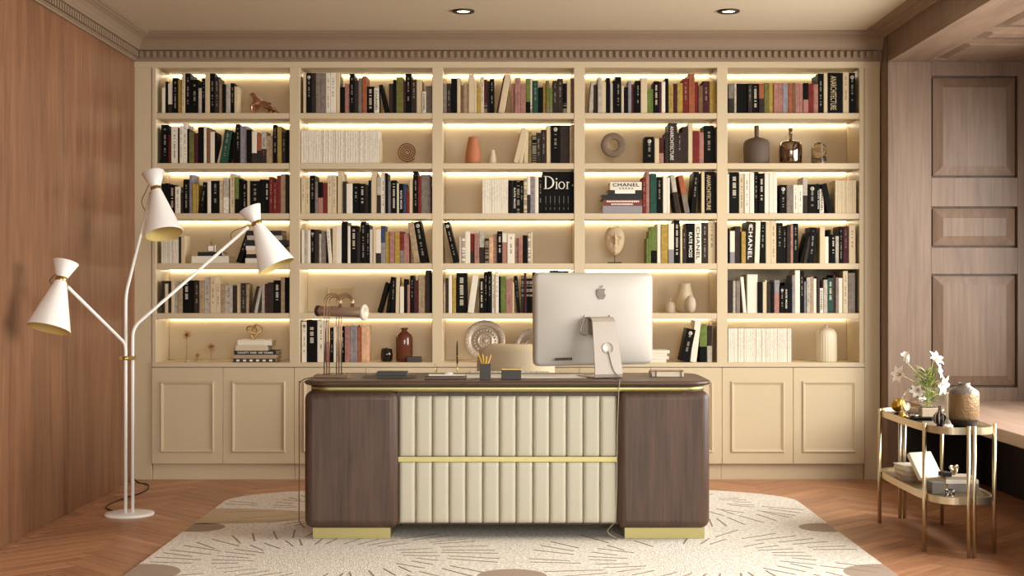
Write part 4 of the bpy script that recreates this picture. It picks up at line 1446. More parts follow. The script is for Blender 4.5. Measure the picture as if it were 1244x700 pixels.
# x0-x1@top colour [ink] [b=colour2:fraction] [n=lean] [T=title] [o emblem], in crop pixels of each shelf cell
CELLS = {
 (0, 0, 190, 80): "45-75@190 W d;75-100@135 K l;100-140@150 W b=D:.3;140-190@105 K l;190-225@120 Y;225-255@55 C d;255-302@65 K l;302-372@120 K l;372-400@195 S;400-432@105 K l;432-475@60 C;475-518@65 K l;518-555@100 D l;555-585@155 B;585-615@160 K;615-655@160 S;655-690@150 K l;690-722@180 C",
 (0, 1, 190, 140): "38-105@82 K l;105-130@170 R b=K:.4;130-190@100 W d;190-205@115 K;205-235@90 W d;235-270@70 W d;270-288@120 K;288-332@150 L;332-368@155 M;368-420@102 K;420-445@98 W;445-475@110 N;475-515@145 W;515-535@150 K;536-560@120 C n=72;562-625@130 T l n=48;672-700@150 K;700-742@78 K l;742-800@90 V;800-845@125 K;845-890@140 W b=D:.32;890-930@170 O b=D:.45;930-975@140 S d b=D:.45;975-1035@180 B d;1035-1072@82 K l;1072-1110@98 Y;1110-1150@150 D l;1150-1178@130 K",
 (0, 2, 190, 202): "45-75@155 K l;75-108@150 K l;108-165@165 K L;165-212@180 W d;212-238@235 D;238-290@115 K l;290-318@70 V;318-350@155 Y d;350-370@160 Y b=K:.4;372-408@140 K l n=42;452-482@135 W d;482-558@128 K l;558-592@130 C d;592-640@105 S b=W:.45;650-695@62 C d;695-730@95 E b=K:.4;730-760@110 K l;760-805@130 K l;805-832@130 C;832-918@130 K l;918-960@118 K;960-1000@118 K L;1000-1035@95 R l;1035-1072@140 R l;1072-1102@82 R;1102-1145@68 B;1145-1172@68 D",
 (0, 3, 190, 263): "40-195@205 W mag=9;196-215@180 D;216-250@172 C;706-752@140 K l n=92",
 (0, 4, 190, 323): "45-72@135 D l;72-102@160 C d;102-130@135 D;130-160@135 C d;160-190@140 S;190-230@140 B;230-300@130 K L;300-330@130 K;332-380@145 D l;380-425@130 B d;425-475@105 S d;475-525@95 C d;525-565@160 C d;565-605@160 B d;605-675@170 S d;675-715@180 D;715-750@155 C;750-795@155 D l;795-820@165 B;832-860@185 D n=58;864-892@180 S n=52;935-965@170 S;965-990@160 M;990-1040@148 D;1040-1105@130 K L;1105-1140@105 B;1140-1176@105 K",
 (1, 0, 360, 80): "60-88@60 C;88-135@60 K l o;135-172@60 D;172-215@60 G;215-262@60 G;262-300@60 W d;300-350@60 W d;350-385@60 C;388-430@185 K;430-472@155 P;472-515@68 K l;515-550@125 D;550-585@105 G;585-625@88 O;625-690@180 K L;690-733@195 W T=CHANEL:k;783-818@165 K n=-53;822-860@155 D;860-888@122 K l;888-950@100 L;950-968@130 M;968-1020@65 K l;1020-1068@118 D l;1068-1118@120 C;1118-1152@225 W T=CHANEL:k;1152-1203@175 G",
 (1, 1, 360, 140): "40-735@135 W mag=32;736-750@205 C",
 (1, 2, 360, 202): "42-78@100 C d;78-117@100 C d;117-165@80 K l;165-190@135 G;190-235@140 K b=P:.5;235-272@145 R;275-315@80 C d;315-355@80 C d;365-412@45 C;412-445@135 D l;445-498@155 W;498-560@150 K l;560-612@155 K L;612-640@165 D l;640-665@125 K l;665-715@48 C;715-750@95 S b=D:.5;750-790@55 W d;790-815@60 K;815-842@130 V;842-892@125 K L;892-912@150 W;912-950@155 K T=KATE MOSS:w;950-978@155 U;978-1003@220 R;1005-1035@115 C;1038-1082@45 K l;1082-1110@85 R b=K:.4;1110-1192@75 G;1192-1204@180 M",
 (1, 3, 360, 263): "45-70@120 W;70-96@125 S;96-124@125 W d;124-160@115 K l o;160-200@118 D;200-220@155 S;220-262@130 G;287-318@105 W d n=-22;320-350@95 C;350-400@85 W;400-455@45 K;455-480@85 W;480-540@82 K L;540-570@135 D l;570-618@45 K l;618-652@75 K l;652-682@115 W;682-705@110 C d;705-750@115 W b=D:.3;750-790@85 U b=V:.55;790-828@135 Y;828-875@135 P d;875-918@135 Y;918-955@135 R b=G:.4;955-1002@150 P b=P:.8;1045-1098@50 B n=-57;1102-1170@45 K l n=-65 o",
 (1, 4, 360, 323): "716-750@150 K l n=76;795-826@100 K n=46;836-868@105 K l n=14;880-912@105 C n=6;918-955@185 W d;955-985@120 K;985-1008@170 P;1010-1045@88 K l;1045-1080@130 M;1085-1145@85 B d;1148-1188@40 D;1188-1203@65 K",
 (1, 5, 360, 383): "45-90@60 W d o;90-182@45 K L;185-250@50 W d;258-298@255 P;298-330@115 K l;330-355@105 W d;355-395@105 B d;395-430@105 K l;430-478@100 P d;478-540@95 V d;540-578@105 O d;578-638@95 H",
 (2, 0, 535, 80): "22-55@165 G;55-95@155 D l;95-148@110 K;148-178@105 C;178-205@170 N;205-248@155 B;250-298@75 C;298-322@130 C;322-358@190 Y;358-388@95 C d;388-415@120 M l;415-438@130 D;438-478@115 K l;496-512@80 M n=66;514-570@75 C n=60;632-662@155 P d;662-712@103 P d;712-758@155 P;760-800@110 E b=K:.33;800-818@110 W d;820-868@130 T l;870-914@188 K;914-938@150 Y;938-965@130 L d;965-998@195 E d;998-1040@130 D l;1040-1090@112 D l;1090-1125@155 K l;1125-1158@130 C;1158-1188@108 N",
 (2, 1, 535, 140): "648-692@115 C n=76;696-732@130 C n=42;742-778@150 C n=8;786-815@145 Y d;815-852@180 K l;852-895@155 D l;897-940@128 D l;943-982@88 C;982-1065@85 K l o;1065-1148@85 D;1148-1188@85 B d",
 (2, 2, 535, 202): "372-600@115 W mag=11;605-640@125 K;640-680@125 K T=KATE MOSS:w;680-705@120 K l;705-740@125 K l;740-770@110 C d;770-800@85 W b=D:.5;800-840@90 V d;840-872@95 W;872-907@95 K l;908-1188@47 K T=dior",
 (2, 3, 535, 263): "114-164@50 K l n=-86 o;168-190@180 W;190-220@180 W d;220-265@135 W b=W:.4;265-302@155 R b=D:.4;302-345@150 P d;345-392@130 S b=D:.5;395-430@195 D l;432-470@185 H;470-505@155 P d;505-550@132 K L;550-592@150 W b=P:.7;595-660@155 W d;662-692@195 P d;692-730@190 P;732-775@168 K;778-800@140 W d;800-820@140 C",
 (2, 4, 535, 323): "25-45@150 B;45-68@110 D;72-103@85 W;105-138@110 Y;142-235@65 K L;240-296@85 W n=46;345-388@112 K L;388-420@55 K l;420-455@45 K l;458-488@85 W d;488-518@50 W d;518-535@95 K;535-582@95 E;582-640@120 P d;640-655@150 C;682-714@90 K l n=-30;718-745@90 D l;745-765@65 M;765-790@115 K l;790-820@110 K l;820-850@60 K;975-1050@42 K;1050-1140@45 K",
 (3, 0, 705, 80): "74-112@140 S n=22;115-150@165 D l;155-190@100 S;190-228@140 C;230-265@105 K;265-288@150 S;288-312@130 K;312-365@92 K l;365-388@170 C;388-425@185 K;425-455@130 V;455-475@160 M l;475-490@185 K;490-537@130 K l;537-595@108 C;595-628@212 E;628-652@200 E d;652-700@135 K L;700-722@140 M;722-755@140 W d;755-785@108 K l;785-828@165 Y d;828-862@155 M l;862-912@150 Y;912-965@112 R l;965-1018@65 O;1018-1050@140 R;1050-1088@175 N d;1088-1150@135 M l;1150-1213@135 Y",
 (3, 1, 705, 140): "575-655@190 K l o;660-700@205 C;700-742@200 M b=P:.4;752-785@155 D l;785-862@68 D T=ANARCHITECTURE:w;862-905@155 D l;905-960@100 D;960-1002@70 C;1002-1058@138 R;1058-1098@150 P;1100-1192@88 K l",
 (3, 2, 705, 202): "553-585@98 R l;585-615@45 P l;618-678@62 T;680-730@95 K l;735-768@85 W;768-795@100 W;848-890@75 S b=D:.55 n=-50;928-974@80 O b=G:.5 n=-62;982-1032@50 K l n=28;1078-1106@50 C;1108-1198@48 K T=ANARCHITECTURE:g",
 (3, 3, 705, 263): "588-608@195 E;608-628@130 E;628-682@92 E b=K:.35;684-715@65 W;718-780@72 Y;782-832@65 W b=V:.35;834-885@35 K L;888-908@95 C;908-945@110 D l;945-1018@60 K T=KATE MOSS:w;1018-1078@60 W T=CHANEL:k;1080-1138@52 D l;1138-1203@48 C d",
 (3, 5, 780, 383): "337-420@125 K l n=62 o;428-484@52 W n=42;512-578@90 E b=K:.42;580-625@98 D b=S:.45",
 (4, 0, 880, 80): "38-85@155 G b=D:.5;88-108@150 S;108-140@155 K l;140-172@155 K l;172-210@155 K;210-248@155 D l;248-308@155 K L;308-352@155 O b=D:.5;355-400@150 L;400-440@150 Y;440-480@150 P;480-520@150 P d;520-570@150 V;570-605@150 O;605-632@150 N;632-668@150 P;668-702@155 P d;702-748@150 K b=P:.45;748-795@155 R;795-835@160 P;835-885@65 K l;885-920@60 C;920-1050@60 K T=ANARCHITECTURE:g;1055-1108@55 C d;1110-1165@60 K l o",
 (4, 2, 880, 202): "28-45@70 W d;45-132@52 K L;132-180@60 C d;180-225@60 W d;225-265@55 W;265-305@50 K l;305-358@60 K L;360-398@55 W;398-432@55 W;432-470@55 W;492-555@165 K l o;555-612@165 G;615-658@165 W d;658-700@165 W d;700-742@98 S b=D:.5;745-825@160 K l o;825-850@155 K T=KATE MOSS:w;850-888@200 W T=CHANEL:k;915-970@155 K n=-60;985-1172@125 B mag=10",
 (4, 3, 880, 263): "28-50@105 K l;50-92@130 W b=V:.35;95-148@88 D;152-190@135 Y;192-262@45 D T=CHANEL:w n=12 o;268-310@48 W n=12;314-362@45 K l n=8;370-412@45 C;412-465@40 C d;465-522@55 K l;522-555@90 K l;555-590@80 D;590-612@70 P;612-658@62 K l;670-700@150 K n=70;702-735@180 D l n=48;742-800@98 K l n=26;848-892@98 C n=2;895-928@180 W d;928-950@118 K;950-990@160 K L;990-1022@175 S;1022-1058@90 K l;1058-1105@92 M d;1108-1166@80 C d",
 (4, 4, 880, 323): "30-75@130 D;78-105@135 S;105-140@135 G;170-200@100 W n=-27;205-298@78 W;300-340@145 K;342-362@145 C;362-380@130 C;380-412@155 D l;412-445@150 K L;445-492@130 V b=P:.6;495-535@180 K l o;535-570@150 K T=KATE MOSS:w;570-600@160 K l;602-628@85 R b=V:.5;628-672@42 W;672-710@45 K l;712-732@140 V;732-765@105 S d;765-795@98 B d;795-822@115 W;822-850@95 W b=D:.4;850-882@200 W T=CHANEL:k;882-918@125 S;918-970@110 T L;970-990@80 M;990-1018@105 G;1018-1055@110 W;1055-1098@48 C d;1100-1163@65 G",
 (4, 5, 880, 383): "35-595@120 W mag=32",
}
EMB = mat('white_emblem', '#d8cdb8', .5)
rnd = random.Random(5)
specs = []
for (c, r, ox, oy), txt in CELLS.items():
    base_px = [137.2, 198.2, 259.2, 320.0, 380.6, 440.5][r]
    idx = 0
    for it in txt.split(';'):
        tk = it.split(' ')
        if ' T=' in it:                       # titles may contain a blank
            h_, t_ = it.split(' T=', 1)
            tk = h_.split(' ')
            ttl = t_
            rest_ = ''
            for sfx in (' o', ' n='):
                if sfx in ttl:
                    ttl, rest_ = ttl.split(sfx, 1) if False else (ttl[:ttl.index(sfx)], ttl[ttl.index(sfx):] + rest_)
            tk += ['T=' + ttl] + rest_.split()
        geo, col = tk[0], tk[1]
        x0, rest_g = geo.split('-', 1)
        x1, yt = rest_g.split('@')
        x0, x1, yt = float(x0) * K_ + ox, float(x1) * K_ + ox, float(yt) * K_ + oy
        sp_ = dict(c=c, r=r, x0=x0, x1=x1, h=(base_px - yt) / SS, col=col, ink=None, col2=None, frac=0, lean=0, T=None, emb=False, mag=0)
        for t_ in tk[2:]:
            if t_ in ('l', 'd', 'L'): sp_['ink'] = t_
            elif t_ == 'o': sp_['emb'] = True
            elif t_.startswith('b='):
                a_, b_ = t_[2:].split(':'); sp_['col2'] = a_; sp_['frac'] = float(b_)
            elif t_.startswith('n='): sp_['lean'] = float(t_[2:]) * K_ / SS
            elif t_.startswith('T='): sp_['T'] = t_[2:]
            elif t_.startswith('mag='): sp_['mag'] = int(t_[4:])
        if not sp_['mag']:
            sp_['i'] = idx; idx += 1
        specs.append(sp_)

ups = [s for s in specs if not s['mag']]
# the smallest plain ones past the first three hundred are joined
order = sorted((s for s in ups if not s['T'] and not s['emb']), key=lambda s: (s['x1'] - s['x0']) * s['h'])
n_join = max(0, len(ups) - 322)
joined = set(id(s) for s in order[:n_join])
JB = {}
MAGM = bookmat('W', 'm', None, 0)
MAGT = bookmat('C', 'm', None, 0)
for s in specs:
    z = SHELF[s['r']]
    X0, X1 = (s['x0'] - 622) / SS, (s['x1'] - 622) / SS
    if s['mag']:
        n = s['mag']; w = (X1 - X0) / n
        dep = .20
        mb = MB()
        mb.mi = 0
        ww = w - .0006
        mb.prism([(-ww / 2, dep), (-ww / 2, .0012), (-ww / 2 + ww * .2, 0), (ww / 2 - ww * .2, 0), (ww / 2, .0012), (ww / 2, dep)], 'Z', 0, s['h'])
        me = mb.mesh('magazine', [MAGT if s['col'] == 'B' else MAGM])
        for q_ in range(n):
            o = link('magazine', me, None, (X0 + w * (q_ + .5), YS + rnd.uniform(0, .004), z + .0003))
            tag(o, '%s thin %s magazine from left in the uniform row, %s shelf, %s bay' % (ORD[q_], 'tan' if s['col'] == 'B' else 'white', ROWN[s['r']], BAYN[s['c']]), 'magazine', 'uniform magazines on the %s shelf of the %s bay' % (ROWN[s['r']], BAYN[s['c']]))
        continue
    w, h = X1 - X0 - .0006, s['h']
    th = math.atan2(s['lean'], h)
    if th:
        w *= math.cos(th); h = h / math.cos(th) - w * abs(math.sin(th)) * .5
    dep = min(.27, max(.15, h * .78)) * rnd.uniform(.92, 1.05)
    if s['T'] == 'dior': dep = .26
    ys = YS + rnd.uniform(0, .012)
    loc = ((X0 + X1) / 2, ys, z + .0004 + w / 2 * abs(math.sin(th)))
    m = bookmat(s['col'], s['ink'], s['col2'], s['frac'])
    if id(s) in joined:
        M = Matrix.Translation(loc) @ Matrix.Rotation(th, 4, 'Y')
        if m.name not in JB: JB[m.name] = (m, [])
        JB[m.name][1].append((w, h, dep, M))
        continue
    o = book_shape(MB(), w, h, dep).build('book', [m, PAGES], None, loc, (0, th, 0))
    cn_ = HEX[s['col']][1]
    if s['col2'] and s['col2'] != s['col']: cn_ += ' and ' + HEX[s['col2']][1]
    size = 'wide ' if w > .055 else ('thin ' if w < .018 else '')
    lean = 'leaning ' if abs(th) > .06 else ''
    ink = INKN[s['ink']]
    if s['T']: ink = ' with large black capitals' if s['T'].endswith(':k') else ' with pale capitals'
    tag(o, '%s%s%s book%s, %s from left, %s shelf, %s bay' % (lean, size, cn_, ink, ORD[s['i']], ROWN[s['r']], BAYN[s['c']]), 'book', 'books standing on the bookcase shelves')
    if s['T'] == 'dior':
        # serif word drawn as outlines: D i o r and a dot
        mbd = MB()
        S_ = .052

        def ringpoly(cx, cz, ro, ri, rz_o, rz_i, a0, a1, n=20):
            for k in range(n):
                t0, t1 = a0 + (a1 - a0) * k / n, a0 + (a1 - a0) * (k + 1) / n
                mbd.prism([(cx + ro * math.cos(t0), cz + rz_o * math.sin(t0)), (cx + ro * math.cos(t1), cz + rz_o * math.sin(t1)), (cx + ri * math.cos(t1), cz + rz_i * math.sin(t1)), (cx + ri * math.cos(t0), cz + rz_i * math.sin(t0))], 'Y', -.0014, .0008)
        zb, zt_ = h - .112, h - .028
        H_ = zt_ - zb
        xl = -w / 2 + .008
        mbd.box(xl + .008, xl + .017, -.0014, .0008, zb, zt_).box(xl, xl + .024, -.0014, .0008, zb, zb + .0035).box(xl, xl + .024, -.0014, .0008, zt_ - .0035, zt_)
        ringpoly(xl + .020, (zb + zt_) / 2, .048, .037, H_ / 2, H_ / 2 - .0045, -PI / 2, PI / 2)
        mbd.build('letter', INKW, o); mbd = MB()
        xi = xl + .080
        xh = H_ * .56
        mbd.box(xi, xi + .007, -.0014, .0008, zb, zb + xh).box(xi - .005, xi + .012, -.0014, .0008, zb, zb + .003).box(xi - .004, xi, -.0014, .0008, zb + xh - .003, zb + xh)
        ringpoly(xi + .003, zb + H_ * .78, .005, .0001, .005, .0001, 0, 2 * PI, 10)
        mbd.build('letter', INKW, o); mbd = MB()
        xo = xi + .036
        ringpoly(xo, zb + xh / 2, .0215, .0145, xh / 2 + .001, xh / 2 - .003, 0, 2 * PI)
        mbd.build('letter', INKW, o); mbd = MB()
        xr_ = xo + .033
        mbd.box(xr_, xr_ + .007, -.0014, .0008, zb, zb + xh).box(xr_ - .005, xr_ + .012, -.0014, .0008, zb, zb + .003).box(xr_ - .004, xr_, -.0014, .0008, zb + xh - .003, zb + xh)
        ringpoly(xr_ + .012, zb + xh * .62, .009, .004, xh * .38, xh * .38 - .004, PI * .25, PI * .85, 8)
        mbd.build('letter', INKW, o); mbd = MB()
        ringpoly(w / 2 - .008, zb + xh * .5, .004, .0001, .004, .0001, 0, 2 * PI, 8)
        mbd.build('full_stop', INKW, o)
        mbt = MB()
        for q_ in range(6):
            xx = -w / 2 + .02 + q_ * .029
            for (za, zb_) in ((.16, .28), (.38, .40), (.45, .78)):
                mbt.box(xx, xx + .0035, -.0012, .0008, za * (h - .125), zb_ * (h - .125))
        tag(mbt.build('volume_titles', mat('grey_print', '#6b6259', .6), o), kind='stuff')
    elif s['T']:
        ttl, kk = s['T'].split(':')
        mi_ = {'k': INKK, 'w': INKW, 'g': INKG}[kk]
        if ttl == 'CHANEL':
            lettering(ttl, o, (0, -.0012, h * .5), h * .82, w * .52, mi_, True, .012, 1.1)
        elif ttl == 'KATE MOSS':
            lettering(ttl, o, (0, -.0012, h * .46), h * .62, w * .42, mi_, True, .01)
        else:
            lettering(ttl, o, (-w * .12, -.0012, h * .5), h * .84, w * .40, mi_, True, .0)
    if s['emb']:
        ez_ = h - .028
        rr_ = min(.012, w * .3)
        MB().lathe([(rr_ * .62, -.001), (rr_, -.001), (rr_, .0006), (rr_ * .62, .0006)], 20, Matrix.Translation((0, 0, ez_)) @ Matrix.Rotation(PI / 2, 4, 'X'), cap=False).box(-rr_ * .3, rr_ * .3, -.001, .0006, ez_ - rr_ * .3, ez_ + rr_ * .3).build('emblem', INKK if s['col'] in 'WC' else EMB, o)
mb = MB(); mats_ = [PAGES]
for nm, (m, lst) in JB.items():
    mats_.append(m); k_ = len(mats_) - 1
    for w, h, dep, M in lst:
        n0 = len(mb.bm.faces)
        book_shape(mb, w, h, dep, M)
        mb.bm.faces.ensure_lookup_table()
        for f in mb.bm.faces[n0:]:
            f.material_index = 0 if f.material_index == 1 else k_
if JB:
    tag(mb.build('small_books', mats_), 'the thinnest slim books tucked between the others on the shelves', 'books', None, 'stuff')


# ---- books lying flat
def lying(name, ox, oy, x0, x1, y0, y1, col, label, ink=None, dep=.2, title=None, tm=None, Yf=YS, group=None, rz=0.0):
    X0, X1 = (x0 * K_ + ox - 622) / SS, (x1 * K_ + ox - 622) / SS
    Z0, Z1 = CZ - (y1 * K_ + oy - 350) / SS, CZ - (y0 * K_ + oy - 350) / SS
    w = X1 - X0; h = Z1 - Z0 - .0006
    t = min(.0028, h * .18)
    o = link(name, None, None, ((X0 + X1) / 2, Yf, Z0 + .0005), (0, 0, rz))
    tag(o, label, 'book', group)
    cm = mat('lying_' + col, HEX[col][0], .5, noise=.06)
    MB().box(-w / 2, w / 2, .002, dep, 0, t).box(-w / 2, w / 2, .002, dep, h - t, h).box(-w / 2, w / 2, 0, .003, 0, h, .0008).build('cover', cm, o)
    MB().box(-w / 2 + .003, w / 2 - .003, .003, dep - .003, t, h - t).build('pages', PAGES, o)
    if title:
        lettering(title, o, (0, -.0012, h / 2), w * .84, h * .5, tm or INKW, False, .012)
    return o


def snap(stack, r):
    """rest the stack on its shelf: list of (x0,x1,height,...) from the bottom up -> crop y values"""
    pass


SHY = [417, 424, 417, 415, 419, 417]
B3 = lambda c, r: ([190, 360, 535, 705, 880][c], [80, 140, 202, 263, 323, 383][r])
by = lambda r: ([137.2, 198.2, 259.2, 320.0, 380.6, 440.5][r] - [80, 140, 202, 263, 323, 383][r]) * 7.318
b4, b6 = by(3), by(5)
g_ = 'books lying flat on the fourth shelf of the first bay'
lying('flat_book', 190, 263, 312, 640, 352, b4, 'W', 'thick white book lying under the black one, fourth shelf, first bay', dep=.24, group=g_)
lying('flat_book', 190, 263, 366, 585, 316, 352, 'K', 'thin black book on a thick white one below the perfume bottle', dep=.18, group=g_)
g_ = 'books stacked flat behind the lamp shade on the fourth shelf'
for y0, y1, x0, x1, c_, lab in ((372, b4, 790, 1120, 'W', 'white book at the bottom of the stack behind the lamp shade'), (336, 372, 796, 1130, 'K', 'black book second from the bottom behind the lamp shade'), (300, 336, 800, 1150, 'C', 'cream book third from the bottom behind the lamp shade'),
                                (262, 300, 795, 1125, 'W', 'white book in the middle of the stack behind the lamp shade'), (210, 262, 790, 1168, 'K', 'thick black book near the top of the stack behind the lamp shade'), (170, 210, 805, 1120, 'S', 'pale grey book second from the top behind the lamp shade'), (126, 170, 800, 1112, 'K', 'black book topmost of the stack behind the lamp shade')):
    lying('flat_book', 190, 263, x0, x1, y0, y1, c_, lab, group=g_)
g_ = 'books stacked flat on the bottom shelf of the first bay'
lying('flat_book', 190, 383, 682, 1060, 386, b6, 'D', 'dark brown book at the bottom of the stack under the gold knot', title='- - - - - -', group=g_)
lying('flat_book', 190, 383, 690, 1066, 352, 386, 'B', 'tan book second from the bottom under the gold knot', group=g_)
lying('flat_book', 190, 383, 690, 1066, 317, 352, 'K', 'black book with white capitals in the stack under the gold knot', title='VANITY FAIR 100 YEARS', group=g_)
lying('flat_book', 190, 383, 704, 985, 270, 317, 'C', 'cream book second from the top under the gold knot', group=g_)
lying('flat_book', 190, 383, 720, 1022, 224, 270, 'W', 'white book topmost under the gold knot', group=g_)
g_ = 'books stacked flat on the third shelf of the fourth bay'
b3_ = by(2)
lying('flat_book', 705, 202, 200, 550, 352, b3_, 'V', 'thick grey book at the bottom of the stack with the white capitals book', group=g_, dep=.22)
lying('flat_book', 705, 202, 206, 550, 297, 352, 'R', 'dark red book with white lettering above the thick grey one', group=g_)
lying('flat_book', 705, 202, 190, 548, 255, 297, 'K', 'black book in the middle of the stack with the white capitals book', group=g_)
lying('flat_book', 705, 202, 245, 550, 213, 255, 'K', 'black book with a pale band directly under the white capitals book', group=g_)
o = lying('flat_book', 705, 202, 265, 546, 140, 213, 'W', 'white book with big black capitals lying on top of a stack', group=g_)
lettering('CHANEL', o, (0, -.0012, .034), .172, .022, INKK, False, .02, 1.1)
mb = MB()
for q_ in range(5):
    mb.box(-.045 + q_ * .02, -.033 + q_ * .02, -.001, .0006, .008, .014)
mb.build('small_print', INKK, o)
for o2 in [o_ for o_ in bpy.data.objects if o_.get('label', '') == 'black book with a pale band directly under the white capitals book']:
    MB().box(-.065, .065, -.0012, .0006, .008, .030).build('title_band', INKW, o2)
for o2 in [o_ for o_ in bpy.data.objects if o_.get('label', '') == 'dark red book with white lettering above the thick grey one']:
    mb = MB()
    rq = random.Random(2)
    for row_ in (0, 1):
        x_ = -.105 + .03 * row_
        while x_ < .105 - .04 * row_:
            w_ = rq.uniform(.006, .010)
            mb.box(x_, x_ + w_, -.0012, .0006, .008 + .018 * (1 - row_) - .003, .008 + .018 * (1 - row_) + .007); x_ += w_ + .0035
    mb.build('title_marks', INKW, o2)
g_ = 'white books stacked flat on the bottom shelf of the fourth bay'
for i, (y0, y1, x0, x1) in enumerate(((392, b6, 40, 215), (366, 392, 30, 238), (340, 366, 40, 222), (314, 340, 36, 246))):
    lying('flat_book', 780, 383, x0, x1, y0, y1, 'W', ['white book at the bottom of the pale stack beside the monitor', 'white book second from the bottom of the pale stack beside the monitor', 'white book third from the bottom of the pale stack beside the monitor', 'white book on top of the pale stack beside the monitor'][i], group=g_)

# ================================================================== SHELF ORNAMENTS
def spot(ox, x, Y):
    """x position of a crop column at depth Y"""
    return (x * K_ + ox - 622) / (F / Y)


YD = 9.15                                     # ornaments stand here
km = K_ / (F / YD)                            # metres per crop pixel at that depth


def orn(name, ox, xc, r, label, cat, Y=YD, group=None):
    return thing(name, label, cat, (spot(ox, xc, Y), Y, SHELF[r] + .0003), group=group)


def revolve(name, ox, xc, r, prof, m, label, cat, Y=YD, seg=40):
    """prof in crop pixels: (radius, height)"""
    o = MB().lathe([(a * km, b * km) for a, b in prof], seg, cap=False).build(name, m, None, (spot(ox, xc, Y), Y, SHELF[r] + .0003))
    return tag(o, label, cat)


# striding bronze animal
an = bpy.data.meshes.new('bronze_animal')
A_ = lambda x, y, d: ((x - 950) * km, d * km, (417 - y) * km)
pts = [A_(975, 330, 0), A_(915, 312, 0), A_(880, 285, 0), A_(868, 255, 0), A_(858, 232, 0), A_(828, 244, 0),      # 0-5 trunk, neck, head, muzzle
       A_(1015, 345, 0), A_(1050, 372, 0), A_(1078, 396, 0), A_(1104, 412, 0),                                     # 6-9 rump and tail
       A_(848, 340, -22), A_(850, 380, -24), A_(862, 412, -24),                                                      # 10-12 foreleg
       A_(890, 350, 22), A_(884, 385, 24), A_(884, 412, 24),                                                        # 13-15 foreleg
       A_(1020, 378, -24), A_(1000, 392, -26), A_(1012, 413, -26),                                                  # 16-18 hind leg
       A_(1040, 385, 24), A_(1028, 398, 26), A_(1044, 413, 26)]                                                     # 19-21 hind leg
eds = [(0, 1), (1, 2), (2, 3), (3, 4), (4, 5), (0, 6), (6, 7), (7, 8), (8, 9), (1, 10), (10, 11), (11, 12), (1, 13), (13, 14), (14, 15), (6, 16), (16, 17), (17, 18), (6, 19), (19, 20), (20, 21)]
rad = [36, 42, 32, 25, 27, 13, 34, 17, 11, 6, 18, 12, 10, 18, 12, 10, 20, 11, 9, 20, 11, 9]
an.from_pydata(pts, eds, [])
ao = link('bronze_animal', an, None, (spot(190, 950, YD), YD, SHELF[0] + .004))
an.materials.append(mat('rose_bronze', '#a5785a', .28, .85, noise=.1))
sk = ao.modifiers.new('skin', 'SKIN'); ss = ao.modifiers.new('subsurf', 'SUBSURF'); ss.levels = ss.render_levels = 2
for i, v in enumerate(an.skin_vertices[0].data):
    v.radius = (rad[i] * km, rad[i] * km * .9)
    v.use_root = (i == 0)
tag(ao, 'bronze prowling animal figurine at the end of the top shelf', 'figurine')

# perfume bottle on the flat books
pb = thing('perfume_bottle', 'little square perfume bottle standing on the thin black book', 'bottle', (spot(190, 492, 9.1), 9.1, CZ - (316 * K_ + 263 - 350) / SS + .0006))
MB().box(-.026, .026, -.012, .012, 0, .047, .003).build('flask', mat('tinted_flask', '#b29a80', .15, noise=.03), pb)
MB().box(-.020, .012, -.0128, -.0118, .008, .038).build('front_label', PAPER, pb)
MB().lathe([(0, .047), (.006, .047), (.006, .058), (.009, .060), (.009, .072), (0, .073)], 16, cap=False).build('stopper', BRASS, pb)

# dried flower heads on thin stems
for i, (xc, yc, rr_, lab) in enumerate(((270, 178, 52, 'tallest dried starburst flower on a thin stem, bottom shelf'), (485, 285, 38, 'middle-sized dried starburst flower on the bottom shelf'), (364, 360, 24, 'smallest dried starburst flower between the other two'))):
    f = orn('dried_flower', 190, xc, 5, lab, 'dried flower', group='dried starburst flowers')
    zc_ = (417 - yc) * km
    MB().tube([(0, 0, .004), (0, 0, zc_)], .0014, 6).build('stem', mat('dry_stem', '#8a6a3f', .7), f)
    MB().lathe([(0, 0), (.016, 0), (.016, .004), (0, .005)], 20, cap=False).build('foot', mat('clear_foot', '#c9b489', .3), f)
    mb = MB()
    rq = random.Random(20 + i)
    for q_ in range(70):
        u = rq.uniform(-1, 1); t = rq.uniform(0, 2 * PI); s_ = math.sqrt(1 - u * u)
        d_ = Vector((s_ * math.cos(t), s_ * math.sin(t), u))
        l_ = rr_ * km * rq.uniform(.75, 1.05)
        mb.tube([Vector((0, 0, zc_)), Vector((0, 0, zc_)) + d_ * l_], [.0016, .0004], 4, cap=False)
    tag(mb.build('spikes', mat('dry_petal', '#b98148', .6, noise=.2), f), kind='stuff')
    MB().ball((0, 0, zc_), .010 * rr_ / 52).build('heart', mat('dry_heart', '#5a2c18', .7), f)
knot('gold_wire_knot', .052, .006, (spot(190, 870, YD), YD, CZ - (224 * K_ + 383 - 350) / SS + .0008), 'gold wire knot resting on the stack of flat books', mat('pale_gold', '#d7b884', .3, .9))

# spiral sculpture
sp = orn('spiral_sculpture', 360, 985, 1, 'coiled brown metal spiral sculpture beside the white magazines', 'sculpture')
pts = []
for q_ in range(150):
    t = q_ / 149
    a = -.1 + t * 2 * PI * 3.9
    R_ = (12 + 74 * t) * km
    pts.append((R_ * math.cos(a), 0, (424 - 312) * km + R_ * math.sin(a)))
MB().tube(pts, .0042, 8).build('coil', mat('dark_copper', '#7d4f33', .35, .8), sp)
MB().tube([(0, 0, .004), (0, 0, (424 - 392) * km)], .002, 6).box(-.02, .02, -.015, .015, 0, .004, .001).build('foot', mat('dark_copper', '#7d4f33', .35, .8), sp)

